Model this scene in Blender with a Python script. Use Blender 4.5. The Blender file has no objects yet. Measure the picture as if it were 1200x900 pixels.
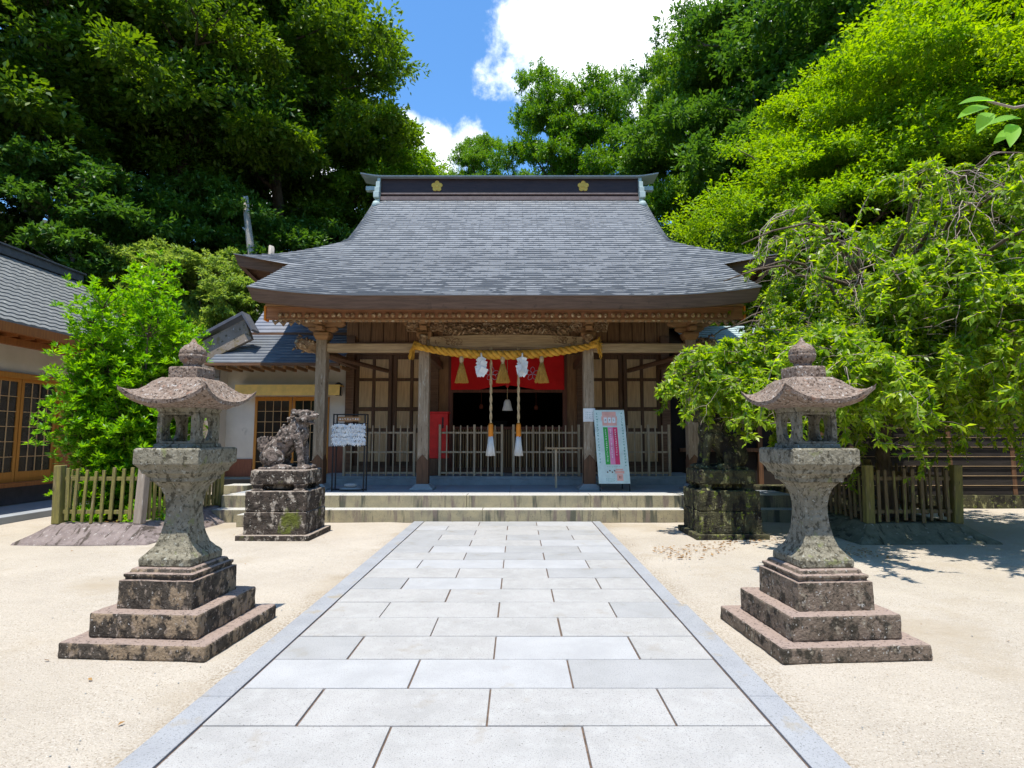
import bpy, math, random
import numpy as np
from mathutils import Vector, Matrix
R = math.radians
rnd = random.Random(7)
scn = bpy.context.scene
col = scn.collection

# ------------------------------------------------------------------ camera
cam_d = bpy.data.cameras.new('camera'); cam = bpy.data.objects.new('camera', cam_d); col.objects.link(cam)
cam.location = (0, 0, 1.6); cam.rotation_euler = (R(90 + 5.37), 0, 0)
cam_d.sensor_width = 36; cam_d.lens = 36 * 660 / 1200; cam_d.shift_x = -6 / 1200
cam_d.clip_start = .05; cam_d.clip_end = 2000
scn.camera = cam

# ------------------------------------------------------------------ sun, sky, exposure
SUN = Vector((-.06, -.27, 1)).normalized()
EL = math.asin(SUN.z); AZ = math.atan2(SUN.x, SUN.y)
sd = bpy.data.lights.new('sun', 'SUN'); sd.energy = 4.8; sd.angle = R(.53); sd.color = (1, .945, .85)
so = bpy.data.objects.new('sun', sd); col.objects.link(so)
so.rotation_euler = SUN.to_track_quat('Z', 'Y').to_euler(); so.location = (0, 0, 30)
scn.view_settings.view_transform = 'Standard'; scn.view_settings.look = 'None'
scn.view_settings.exposure = 0.60; scn.view_settings.gamma = 1

w = bpy.data.worlds.new('World'); scn.world = w; w.use_nodes = True
wt = w.node_tree; wt.nodes.clear()
def WN(t, **k):
    n = wt.nodes.new(t)
    for a, b in k.items(): setattr(n, a, b)
    return n
def WL(a, b): wt.links.new(a, b)
sky = WN('ShaderNodeTexSky', sky_type='NISHITA', sun_disc=False, sun_elevation=EL, sun_rotation=AZ, air_density=1.0, dust_density=.3, ozone_density=2.5)
tc = WN('ShaderNodeTexCoord')
def wmath(op, a, b=None, c=None):
    n = WN('ShaderNodeMath', operation=op)
    for i, x in enumerate((a, b, c)):
        if x is None: continue
        if isinstance(x, (int, float)): n.inputs[i].default_value = x
        else: WL(x, n.inputs[i])
    return n.outputs[0]
def pdir(u, v):
    th = R(5.37); x = (u - 606) / 660; y = (450 - v) / 660
    return Vector((x, math.cos(th) - y * math.sin(th), math.sin(th) + y * math.cos(th))).normalized()
nz = WN('ShaderNodeTexNoise'); nz.inputs['Scale'].default_value = 5.5; nz.inputs['Detail'].default_value = 9; nz.inputs['Roughness'].default_value = .62
WL(tc.outputs['Generated'], nz.inputs['Vector'])
field = None
for (u, v, r, wgt) in ((765, -25, .225, 1), (690, 20, .085, .8), (712, 60, .10, .9), (800, 60, .12, 1), (500, 185, .075, .9), (545, 175, .045, .7), (470, 150, .05, .7), (540, -230, .16, .7), (300, 150, .2, .8), (1100, -200, .4, .9)):
    d = pdir(u, v)
    vm = WN('ShaderNodeVectorMath', operation='DISTANCE'); WL(tc.outputs['Generated'], vm.inputs[0]); vm.inputs[1].default_value = d
    f = wmath('MULTIPLY', wmath('SUBTRACT', 1, wmath('DIVIDE', vm.outputs['Value'], r)), wgt)
    field = f if field is None else wmath('MAXIMUM', field, f)
field = wmath('MAXIMUM', field, -.55)
cl = wmath('ADD', field, wmath('MULTIPLY', wmath('SUBTRACT', nz.outputs['Fac'], .5), 2.2))
mr = WN('ShaderNodeMapRange', interpolation_type='SMOOTHSTEP'); mr.inputs['From Min'].default_value = -.02; mr.inputs['From Max'].default_value = .34
WL(cl, mr.inputs['Value'])
nz2 = WN('ShaderNodeTexNoise'); nz2.inputs['Scale'].default_value = 7; nz2.inputs['Detail'].default_value = 6; WL(tc.outputs['Generated'], nz2.inputs['Vector'])
cr = WN('ShaderNodeValToRGB'); cr.color_ramp.elements[0].position = .35; cr.color_ramp.elements[0].color = (6.0, 6.6, 7.3, 1)
cr.color_ramp.elements[1].position = .6; cr.color_ramp.elements[1].color = (10.5, 10.6, 10.8, 1); WL(nz2.outputs['Fac'], cr.inputs['Fac'])
tint = WN('ShaderNodeMix', data_type='RGBA', blend_type='MULTIPLY'); tint.inputs[0].default_value = 1; tint.inputs[7].default_value = (.72, 1.12, 1.36, 1)
WL(sky.outputs['Color'], tint.inputs[6])
mx = WN('ShaderNodeMix', data_type='RGBA'); WL(mr.outputs['Result'], mx.inputs[0]); WL(tint.outputs[2], mx.inputs[6]); WL(cr.outputs['Color'], mx.inputs[7])
bg = WN('ShaderNodeBackground'); bg.inputs['Strength'].default_value = .14; WL(mx.outputs[2], bg.inputs['Color'])
wo = WN('ShaderNodeOutputWorld'); WL(bg.outputs[0], wo.inputs['Surface'])

# ------------------------------------------------------------------ helpers
def tag(o, label=None, cat=None, group=None, kind=None):
    if label: o['label'] = label
    if cat: o['category'] = cat
    if group: o['group'] = group
    if kind: o['kind'] = kind
    return o
def empty(name, loc=(0, 0, 0), rz=0, **k):
    o = bpy.data.objects.new(name, None); o.location = loc; o.rotation_euler = (0, 0, rz); o.empty_display_size = .2
    col.objects.link(o); tag(o, **k); return o
def kids(o): return [c for c in bpy.data.objects if c.parent == o]
def copy_tree(o, parent=None):
    c = o.copy(); col.objects.link(c); c.parent = parent
    for ch in kids(o): copy_tree(ch, c)
    return c

class MB:
    def __init__(s): s.v = []; s.f = []; s.m = []; s.cur = 0; s.sm = []
    def add(s, vs, fs, smooth=False):
        n = len(s.v); s.v += [tuple(v) for v in vs]
        for f in fs: s.f.append([i + n for i in f]); s.m.append(s.cur); s.sm.append(smooth)
        return s
    def box(s, c, sz, rot=None, taper=1):
        hx, hy, hz = sz[0] / 2, sz[1] / 2, sz[2] / 2
        vs = [(x * (taper if z > 0 else 1), y * (taper if z > 0 else 1), z) for z in (-hz, hz) for x, y in ((-hx, -hy), (hx, -hy), (hx, hy), (-hx, hy))]
        if rot is not None:
            if not isinstance(rot, Matrix): rot = Matrix.Rotation(rot, 3, 'Z')
            vs = [rot @ Vector(v) for v in vs]
        vs = [(v[0] + c[0], v[1] + c[1], v[2] + c[2]) for v in vs]
        return s.add(vs, [(3, 2, 1, 0), (4, 5, 6, 7), (0, 1, 5, 4), (1, 2, 6, 5), (2, 3, 7, 6), (3, 0, 4, 7)])
    def bb(s, x0, x1, y0, y1, z0, z1): return s.box(((x0 + x1) / 2, (y0 + y1) / 2, (z0 + z1) / 2), (x1 - x0, y1 - y0, z1 - z0))
    def rings(s, rings, cap=True, smooth=False):
        n = len(rings[0]); vs = [p for r in rings for p in r]; fs = []
        for k in range(len(rings) - 1):
            for i in range(n): fs.append((k * n + i, k * n + (i + 1) % n, (k + 1) * n + (i + 1) % n, (k + 1) * n + i))
        s.add(vs, fs, smooth)
        if cap:
            b = len(s.v) - n * len(rings)
            s.f.append([b + i for i in range(n)][::-1]); s.m.append(s.cur); s.sm.append(False)
            b = len(s.v) - n; s.f.append([b + i for i in range(n)]); s.m.append(s.cur); s.sm.append(False)
        return s
    def lathe(s, prof, c=(0, 0, 0), n=20, smooth=True):
        return s.rings([[(c[0] + r * math.cos(2 * math.pi * i / n), c[1] + r * math.sin(2 * math.pi * i / n), c[2] + z) for i in range(n)] for r, z in prof], smooth=smooth)
    def sqloft(s, prof, c=(0, 0, 0), sub=1, depth=1.0):
        out = []
        for w_, z in prof:
            h = w_ / 2; r = []
            for (x0, y0), (x1, y1) in (((-h, -h), (h, -h)), ((h, -h), (h, h)), ((h, h), (-h, h)), ((-h, h), (-h, -h))):
                for k in range(sub):
                    t = k / sub; r.append((c[0] + x0 + (x1 - x0) * t, c[1] + (y0 + (y1 - y0) * t) * depth, c[2] + z))
            out.append(r)
        return s.rings(out)
    def tube(s, pts, rad, n=8, smooth=True):
        pts = [Vector(p) for p in pts]
        if not hasattr(rad, '__len__'): rad = [rad] * len(pts)
        rs = []; up = Vector((.13, .07, 1)).normalized()
        for i, p in enumerate(pts):
            t = (pts[min(i + 1, len(pts) - 1)] - pts[max(i - 1, 0)])
            if t.length < 1e-9: t = Vector((0, 0, 1))
            t.normalize(); a = t.cross(up)
            if a.length < .05: a = t.cross(Vector((1, 0, 0)))
            a.normalize(); b = t.cross(a)
            rs.append([p + (a * math.cos(2 * math.pi * k / n) + b * math.sin(2 * math.pi * k / n)) * rad[i] for k in range(n)])
        return s.rings(rs, smooth=smooth)
    def prism(s, poly, y0, y1):   # poly of (x,z), extruded along y
        n = len(poly)
        vs = [(x, y0, z) for x, z in poly] + [(x, y1, z) for x, z in poly]
        return s.add(vs, [tuple(range(n)), tuple(range(2 * n - 1, n - 1, -1))] + [(i, i + n, (i + 1) % n + n, (i + 1) % n) for i in range(n)])
    def build(s, name, mats, parent=None, bevel=0, loc=None, **k):
        me = bpy.data.meshes.new(name); me.from_pydata(s.v, [], s.f)
        if not isinstance(mats, (list, tuple)): mats = [mats]
        for m in mats: me.materials.append(m)
        me.polygons.foreach_set('material_index', s.m); me.polygons.foreach_set('use_smooth', s.sm); me.update()
        o = bpy.data.objects.new(name, me); col.objects.link(o); o.parent = parent
        if loc is not None: o.location = loc
        if bevel:
            b = o.modifiers.new('bevel', 'BEVEL'); b.width = bevel; b.segments = 2; b.limit_method = 'ANGLE'; b.angle_limit = R(40)
        tag(o, **k); return o

def by_key(mb, key):
    out = {}; cm = {}
    for f, mi, s in zip(mb.f, mb.m, mb.sm):
        n = len(f); c = (sum(mb.v[i][0] for i in f) / n, sum(mb.v[i][1] for i in f) / n, sum(mb.v[i][2] for i in f) / n); k = key(c)
        if k not in out: out[k] = MB(); cm[k] = {}
        d = cm[k]; q = []
        for i in f:
            if i not in d: d[i] = len(out[k].v); out[k].v.append(mb.v[i])
            q.append(d[i])
        out[k].f.append(q); out[k].m.append(mi); out[k].sm.append(s)
    return list(out.values())
SX = lambda c: c[0] > 0

# ------------------------------------------------------------------ materials
def nmat(name, c1, c2, scale=4, rough=.8, bump=.25, bscale=None, stretch=(1, 1, 1), spots=(), spec=.3, detail=8, lo=.35, hi=.65, metal=0, attr=None, bdist=.02, top=None):
    m = bpy.data.materials.new(name); m.use_nodes = True; t = m.node_tree; N = t.nodes; P = N['Principled BSDF']
    L = t.links.new
    tcn = N.new('ShaderNodeTexCoord'); mp = N.new('ShaderNodeMapping'); mp.inputs['Scale'].default_value = stretch; L(tcn.outputs['Object'], mp.inputs['Vector'])
    oi = N.new('ShaderNodeObjectInfo'); mu = N.new('ShaderNodeMath'); mu.operation = 'MULTIPLY'; mu.inputs[1].default_value = 37; L(oi.outputs['Random'], mu.inputs[0])
    cx = N.new('ShaderNodeCombineXYZ'); L(mu.outputs[0], cx.inputs[0]); L(mu.outputs[0], cx.inputs[1]); L(cx.outputs[0], mp.inputs['Location'])
    def noise(sc, vec=None, det=detail, ro=.6):
        n = N.new('ShaderNodeTexNoise'); n.inputs['Scale'].default_value = sc; n.inputs['Detail'].default_value = det; n.inputs['Roughness'].default_value = ro
        L(vec or mp.outputs[0], n.inputs['Vector']); return n.outputs['Fac']
    def mrg(x, a, b):
        r = N.new('ShaderNodeMapRange'); r.inputs['From Min'].default_value = a; r.inputs['From Max'].default_value = b; L(x, r.inputs['Value']); return r.outputs['Result']
    def mix(f, a, b):
        x = N.new('ShaderNodeMix'); x.data_type = 'RGBA'
        L(f, x.inputs[0])
        for i, c in ((6, a), (7, b)):
            if isinstance(c, tuple): x.inputs[i].default_value = (*c, 1)
            else: L(c, x.inputs[i])
        return x.outputs[2]
    c = mix(mrg(noise(scale), lo, hi), c1, c2)
    for sc_, ssc, th, soft, sst in spots:
        m2 = N.new('ShaderNodeMapping'); m2.inputs['Scale'].default_value = sst; L(tcn.outputs['Object'], m2.inputs['Vector']); L(cx.outputs[0], m2.inputs['Location'])
        c = mix(mrg(noise(ssc, m2.outputs[0]), th, th + soft), c, sc_)
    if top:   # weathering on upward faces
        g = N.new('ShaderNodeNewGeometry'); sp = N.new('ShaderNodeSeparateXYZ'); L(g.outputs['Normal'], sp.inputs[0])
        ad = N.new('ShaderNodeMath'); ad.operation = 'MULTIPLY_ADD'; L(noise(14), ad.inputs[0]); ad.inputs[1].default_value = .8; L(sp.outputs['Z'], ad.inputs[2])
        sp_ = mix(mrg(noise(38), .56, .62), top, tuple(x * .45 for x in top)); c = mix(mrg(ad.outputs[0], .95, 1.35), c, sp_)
    L(c, P.inputs['Base Color']); P.inputs['Roughness'].default_value = rough; P.inputs['Specular IOR Level'].default_value = spec; P.inputs['Metallic'].default_value = metal
    if bump:
        b = N.new('ShaderNodeBump'); b.inputs['Strength'].default_value = bump; b.inputs['Distance'].default_value = bdist
        L(noise(bscale or scale * 5), b.inputs['Height']); L(b.outputs[0], P.inputs['Normal'])
    return m
def flat(name, c, rough=.6, **k): return nmat(name, tuple(x * .88 for x in c), tuple(min(1, x * 1.1) for x in c), 6, rough, .08, **k)

PINK = (.36, .27, .25); DARK = (.035, .028, .022); GREY = (.27, .26, .23); MOSS = (.13, .15, .035)
M = {}
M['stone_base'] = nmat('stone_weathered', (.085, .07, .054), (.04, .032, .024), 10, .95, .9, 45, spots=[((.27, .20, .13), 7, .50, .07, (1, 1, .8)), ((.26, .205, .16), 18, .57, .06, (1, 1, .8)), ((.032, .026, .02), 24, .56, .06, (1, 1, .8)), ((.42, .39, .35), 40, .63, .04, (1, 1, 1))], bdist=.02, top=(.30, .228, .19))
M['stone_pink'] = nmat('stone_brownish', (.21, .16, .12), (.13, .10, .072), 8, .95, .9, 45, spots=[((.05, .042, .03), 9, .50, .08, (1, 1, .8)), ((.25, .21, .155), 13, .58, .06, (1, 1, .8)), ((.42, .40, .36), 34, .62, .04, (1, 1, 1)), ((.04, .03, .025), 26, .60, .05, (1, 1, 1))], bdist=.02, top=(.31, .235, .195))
M['stone_shaft'] = nmat('stone_lichen', (.27, .245, .18), (.19, .17, .12), 14, .95, 1.0, 40, spots=[((.085, .075, .05), 22, .52, .08, (1, 1, .9)), ((.34, .335, .28), 30, .60, .05, (1, 1, 1)), ((.21, .215, .10), 9, .60, .08, (1, 1, 1)), ((.06, .052, .035), 46, .60, .05, (1, 1, 1))], bdist=.02)
M['stone_cap'] = nmat('stone_cap', (.31, .24, .19), (.19, .135, .10), 24, .95, 1.0, 50, spots=[((.08, .055, .04), 40, .54, .05, (1, 1, 1)), ((.42, .385, .35), 36, .59, .05, (1, 1, 1)), ((.29, .165, .11), 14, .60, .08, (1, 1, 1))], bdist=.02)
M['stone_lion'] = nmat('stone_lion', (.23, .18, .15), (.075, .058, .046), 14, .95, .9, 50, spots=[((.03, .025, .02), 12, .52, .08, (1, 1, 1)), ((.44, .40, .35), 22, .58, .05, (1, 1, 1))], bdist=.03)
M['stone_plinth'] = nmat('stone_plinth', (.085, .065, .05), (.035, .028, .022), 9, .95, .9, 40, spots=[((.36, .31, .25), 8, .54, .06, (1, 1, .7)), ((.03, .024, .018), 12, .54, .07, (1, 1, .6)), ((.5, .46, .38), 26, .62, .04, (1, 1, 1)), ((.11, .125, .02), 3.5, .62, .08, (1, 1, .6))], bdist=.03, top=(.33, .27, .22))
M['stone_mossy'] = nmat('stone_mossy', (.08, .075, .035), (.03, .028, .018), 8, .95, .9, 40, spots=[((.25, .24, .11), 10, .57, .06, (1, 1, .5)), ((.014, .012, .009), 7, .5, .1, (1, 1, .3)), ((.14, .165, .025), 12, .60, .05, (1, 1, 1)), ((.42, .42, .33), 34, .66, .04, (1, 1, 1))], bdist=.03)
M['curb'] = nmat('curb_stone', (.25, .205, .19), (.17, .135, .125), 8, .9, .9, 45, spots=[((.07, .055, .045), 9, .54, .08, (1.5, .4, .4)), ((.40, .37, .34), 18, .62, .05, (1, 1, 1))], bdist=.02)
M['curb_green'] = nmat('curb_stone_green', (.17, .17, .12), (.10, .105, .07), 8, .9, .9, 45, spots=[((.045, .045, .03), 9, .54, .08, (1.5, .4, .4)), ((.30, .29, .25), 14, .62, .05, (1, 1, 1))], bdist=.02)
M['granite'] = nmat('granite', (.37, .36, .345), (.31, .303, .29), 2.2, .75, .25, 120, spots=[((.39, .385, .37), 9, .48, .3, (1, 1, 1)), ((.235, .23, .225), 130, .56, .05, (1, 1, 1)), ((.29, .265, .23), 3.5, .60, .14, (1, 1, 1)), ((.15, .14, .13), 60, .65, .02, (1, 1, 1))], spec=.25)
M['granite_b'] = nmat('granite_pale', (.385, .385, .385), (.335, .335, .335), 3.2, .7, .25, 120, spots=[((.25, .25, .25), 130, .57, .05, (1, 1, 1)), ((.31, .29, .25), 3, .62, .12, (1, 1, 1))], spec=.3)
M['granite_c'] = nmat('granite_cool', (.335, .333, .33), (.285, .285, .28), 2.6, .7, .25, 120, spots=[((.205, .205, .20), 130, .57, .05, (1, 1, 1)), ((.26, .24, .205), 2.6, .60, .14, (1, 1, 1))], spec=.3)
M['granite_kerb'] = nmat('granite_kerb', (.31, .318, .33), (.265, .272, .285), 3, .75, .25, 120, spots=[((.16, .165, .17), 130, .57, .05, (1, 1, 1)), ((.28, .25, .20), 4, .58, .12, (1, 1, 1))], spec=.25)
M['joint'] = nmat('joint_soil', (.16, .11, .08), (.08, .055, .04), 40, .95, .3)
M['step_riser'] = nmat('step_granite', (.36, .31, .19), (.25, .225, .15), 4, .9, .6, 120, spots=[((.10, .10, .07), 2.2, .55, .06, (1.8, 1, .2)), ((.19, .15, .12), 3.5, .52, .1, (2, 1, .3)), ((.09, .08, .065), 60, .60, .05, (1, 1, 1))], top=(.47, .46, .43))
M['platform'] = nmat('platform_slab', (.30, .32, .34), (.25, .265, .285), 2, .75, .1, 150)
M['plinth_stone'] = nmat('plinth_stone', (.33, .34, .33), (.24, .25, .24), 3, .8, .2, 100)
def wood(name, a, b, axis='z', scale=1, rough=.75, spots=(), bump=.35):
    st = {'z': (9, 9, .7), 'x': (.7, 9, 9), 'y': (9, .7, 9)}[axis]
    return nmat(name, a, b, 3 * scale, rough, bump, 9, st, spots=spots, bdist=.006)
M['post'] = wood('wood_weathered', (.38, .285, .19), (.22, .155, .095), 'z', spots=[((.46, .40, .31), 6, .58, .1, (6, 6, 1)), ((.08, .05, .03), 7, .62, .05, (7, 7, .8))])
M['wood_dk'] = wood('wood_dark', (.16, .08, .04), (.085, .043, .022), 'z')
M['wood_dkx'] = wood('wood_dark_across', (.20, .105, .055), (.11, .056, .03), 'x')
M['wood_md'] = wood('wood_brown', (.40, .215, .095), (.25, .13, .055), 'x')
M['wood_mdz'] = wood('wood_brown_upright', (.35, .18, .08), (.20, .10, .045), 'z')
M['wood_red'] = wood('wood_reddish', (.42, .20, .10), (.29, .13, .065), 'x')
M['wood_pane'] = wood('wood_pane', (.62, .40, .20), (.45, .275, .13), 'z')
M['wood_grey'] = wood('wood_grey', (.52, .37, .21), (.34, .23, .125), 'x')
M['picket'] = wood('wood_picket', (.56, .42, .26), (.37, .265, .16), 'z')
M['carve'] = nmat('carved_wood', (.40, .25, .13), (.18, .105, .055), 8, .85, .6, 50, spots=[((.58, .44, .28), 12, .56, .06, (1, 1, 1))])
M['amber'] = wood('wood_amber', (.52, .22, .04), (.42, .17, .03), 'z', rough=.5)
M['amber_dk'] = wood('wood_amber_dark', (.36, .13, .035), (.26, .09, .025), 'z', rough=.6)
M['orange'] = flat('orange_metal', (.75, .24, .02), .5)
M['fence_green'] = nmat('mossy_timber', (.26, .225, .06), (.13, .115, .045), 5, .85, .5, 30, (6, 6, .6), spots=[((.34, .26, .15), 5, .60, .08, (6, 6, .6)), ((.05, .045, .025), 9, .63, .06, (5, 5, .6))])
M['fence_brown'] = nmat('shaded_weathered_timber', (.20, .145, .075), (.09, .065, .035), 5, .85, .5, 30, (6, 6, .6), spots=[((.22, .21, .06), 5, .55, .08, (6, 6, .6)), ((.03, .025, .02), 6, .62, .06, (5, 5, .6))])  # brown worn timber for the right fence, tree shade put into its darker colour
M['fence_post'] = nmat('timber_post', (.36, .30, .24), (.25, .205, .16), 5, .85, .5, 30, (6, 6, .6), spots=[((.45, .40, .34), 6, .6, .08, (6, 6, .8))])
M['plaster'] = nmat('plaster', (.66, .59, .50), (.58, .515, .435), 2, .9, .08, 60, spots=[((.42, .37, .31), 3, .66, .1, (1, 1, .6))])
M['awning'] = flat('awning_canvas', (.85, .51, .13), .8)
M['black'] = flat('black_paint', (.015, .015, .016), .5)
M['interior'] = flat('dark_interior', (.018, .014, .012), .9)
M['glass'] = nmat('window_glass', (.012, .012, .012), (.03, .028, .022), 1.2, .06, 0, spec=.5)
M['curtain_in'] = wood('inner_curtain', (.22, .15, .09), (.10, .07, .045), 'z')
M['red_cloth'] = nmat('red_cloth', (.72, .012, .012), (.60, .008, .008), 3, .85, .1, 200)
M['red_paint'] = flat('red_paint', (.68, .02, .015), .4)
M['gold'] = nmat('gold_leaf', (.85, .50, .08), (.62, .34, .04), 20, .4, .1, metal=.2)
M['straw'] = nmat('rice_straw', (.80, .44, .06), (.52, .25, .025), 9, .85, .7, 90, (1, 1, 1))
M['straw_z'] = nmat('straw_strands', (.72, .40, .08), (.36, .18, .03), 6, .85, .8, 20, (14, 14, .6))
M['rope'] = nmat('bell_rope', (.62, .46, .26), (.45, .31, .16), 18, .85, .4)
M['paper'] = flat('white_paper', (.80, .80, .78), .8)
M['white'] = flat('white_cloth', (.74, .71, .65), .85)
M['crest'] = flat('crest_print', (.62, .45, .62), .8)
M['board'] = flat('board_mint', (.60, .72, .66), .5)
M['g_green'] = flat('print_green', (.05, .40, .07), .6); M['g_pink'] = flat('print_pink', (.75, .25, .42), .6); M['g_mag'] = flat('print_crimson', (.70, .05, .14), .6)
M['g_peach'] = flat('print_peach', (.82, .42, .34), .6); M['g_teal'] = flat('print_teal', (.08, .33, .25), .6)
M['metal'] = nmat('roof_metal_trim', (.40, .44, .45), (.32, .36, .37), 5, .45, .1, metal=.3)
M['verdigris'] = nmat('verdigris', (.42, .52, .48), (.34, .40, .38), 6, .6, .1)
M['ridge_dk'] = wood('ridge_board', (.055, .03, .025), (.035, .02, .018), 'x', rough=.5)
M['bark'] = nmat('bark', (.17, .125, .085), (.085, .062, .042), 9, .92, .9, 30, (3, 3, .6), spots=[((.28, .26, .2), 7, .64, .06, (1, 1, 1))], bdist=.03)
M['bark_pale'] = nmat('bark_pale', (.46, .42, .37), (.28, .25, .21), 5, .92, .9, 20, (3, 3, .5), bdist=.03)
M['twig'] = nmat('twig_bark', (.36, .29, .25), (.22, .17, .14), 5, .85, .3)
M['soil'] = nmat('soil', (.10, .065, .045), (.05, .034, .024), 20, .95, .8, 60, spots=[((.26, .12, .05), 45, .62, .04, (1, 1, 1))])

# sand of the court
def sand():
    m = nmat('sand', (.47, .415, .34), (.395, .345, .28), .8, .95, 1.0, 110, spots=[((.27, .225, .17), 85, .56, .06, (1, 1, 1)), ((.56, .51, .44), 95, .58, .05, (1, 1, 1)), ((.37, .31, .23), .6, .54, .14, (1, 1, 1))], bdist=.01)
    t = m.node_tree; N = t.nodes; L = t.links.new; P = N['Principled BSDF']; src = P.inputs['Base Color'].links[0].from_socket
    g = N.new('ShaderNodeTexCoord'); s = N.new('ShaderNodeSeparateXYZ'); L(g.outputs['Object'], s.inputs[0])
    def mm(op, a, b, c=None):
        n = N.new('ShaderNodeMath'); n.operation = op
        for i, x in enumerate((a, b, c)):
            if x is None: continue
            if isinstance(x, (int, float)): n.inputs[i].default_value = x
            else: L(x, n.inputs[i])
        return n.outputs[0]
    ax = mm('ABSOLUTE', mm('ADD', s.outputs['X'], .165), 0)           # dirt gathers along both edges of the paved path
    n1 = N.new('ShaderNodeTexNoise'); n1.inputs['Scale'].default_value = 1.3; n1.inputs['Detail'].default_value = 10; n1.inputs['Roughness'].default_value = .7; L(g.outputs['Object'], n1.inputs['Vector'])
    near = mm('SUBTRACT', 2.05, ax)
    f = N.new('ShaderNodeMapRange'); f.inputs['From Min'].default_value = .56; f.inputs['From Max'].default_value = .80
    L(mm('ADD', n1.outputs['Fac'], mm('MULTIPLY', near, .9)), f.inputs['Value'])
    n2 = N.new('ShaderNodeTexNoise'); n2.inputs['Scale'].default_value = 45; n2.inputs['Detail'].default_value = 6; L(g.outputs['Object'], n2.inputs['Vector'])
    r2 = N.new('ShaderNodeMapRange'); r2.inputs['From Min'].default_value = .48; r2.inputs['From Max'].default_value = .6; L(n2.outputs['Fac'], r2.inputs['Value'])
    x = N.new('ShaderNodeMix'); x.data_type = 'RGBA'; L(mm('MULTIPLY', mm('MULTIPLY', f.outputs['Result'], r2.outputs['Result']), .75), x.inputs[0]); L(src, x.inputs[6]); x.inputs[7].default_value = (.21, .155, .09, 1)
    L(x.outputs[2], P.inputs['Base Color'])
    old = P.inputs['Normal'].links[0].from_socket; b2 = N.new('ShaderNodeBump'); b2.inputs['Strength'].default_value = .55; b2.inputs['Distance'].default_value = .05
    n3 = N.new('ShaderNodeTexNoise'); n3.inputs['Scale'].default_value = 7; n3.inputs['Detail'].default_value = 7; n3.inputs['Roughness'].default_value = .65; L(g.outputs['Object'], n3.inputs['Vector']); L(n3.outputs['Fac'], b2.inputs['Height']); L(old, b2.inputs['Normal']); L(b2.outputs[0], P.inputs['Normal']); return m
M['sand'] = sand()

# leaves
def leafmat(name, c1, c2, trans=.35, rough=.45, tcol=None):
    m = bpy.data.materials.new(name); m.use_nodes = True; t = m.node_tree; N = t.nodes; L = t.links.new; P = N['Principled BSDF']
    a = N.new('ShaderNodeAttribute'); a.attribute_name = 'rnd'; a.attribute_type = 'GEOMETRY'
    oi = N.new('ShaderNodeObjectInfo')
    ad = N.new('ShaderNodeMath'); ad.operation = 'MULTIPLY_ADD'; L(oi.outputs['Random'], ad.inputs[0]); ad.inputs[1].default_value = .3; L(a.outputs['Fac'], ad.inputs[2])
    sb = N.new('ShaderNodeMath'); sb.operation = 'SUBTRACT'; sb.use_clamp = True; L(ad.outputs[0], sb.inputs[0]); sb.inputs[1].default_value = .15
    x = N.new('ShaderNodeMix'); x.data_type = 'RGBA'; L(sb.outputs[0], x.inputs[0]); x.inputs[6].default_value = (*c1, 1); x.inputs[7].default_value = (*c2, 1)
    L(x.outputs[2], P.inputs['Base Color']); P.inputs['Roughness'].default_value = rough; P.inputs['Specular IOR Level'].default_value = .35
    tr = N.new('ShaderNodeBsdfTranslucent'); hs = N.new('ShaderNodeHueSaturation'); hs.inputs['Value'].default_value = 1.7; hs.inputs['Saturation'].default_value = 1.1; hs.inputs['Hue'].default_value = .495; L(x.outputs[2], hs.inputs['Color']); L(hs.outputs[0], tr.inputs['Color'])
    ms = N.new('ShaderNodeMixShader'); ms.inputs[0].default_value = trans; L(P.outputs[0], ms.inputs[1]); L(tr.outputs[0], ms.inputs[2]); L(ms.outputs[0], N['Material Output'].inputs['Surface'])
    return m
M['leaf_dark'] = leafmat('leaf_evergreen', (.035, .088, .013), (.19, .295, .026), .36)
M['leaf_deep'] = leafmat('leaf_deep', (.035, .10, .016), (.12, .23, .028), .33)
M['leaf_mid'] = leafmat('leaf_mid', (.06, .16, .015), (.22, .36, .025), .4)
M['leaf_maple'] = leafmat('leaf_maple', (.11, .24, .012), (.31, .43, .02), .48, .6)
M['leaf_cherry'] = leafmat('leaf_cherry', (.13, .25, .018), (.40, .50, .05), .55, .36)
M['leaf_shrub'] = leafmat('leaf_shrub', (.07, .22, .008), (.30, .52, .02), .45, .38)
M['leaf_ground'] = leafmat('leaf_ground', (.12, .22, .03), (.34, .42, .08), .4, .6)
M['leaf_dry'] = leafmat('leaf_dry', (.20, .10, .03), (.34, .20, .07), .2, .7)
M['under'] = nmat('forest_floor', (.03, .045, .015), (.05, .04, .022), 2, .95, .8, 20)

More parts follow.
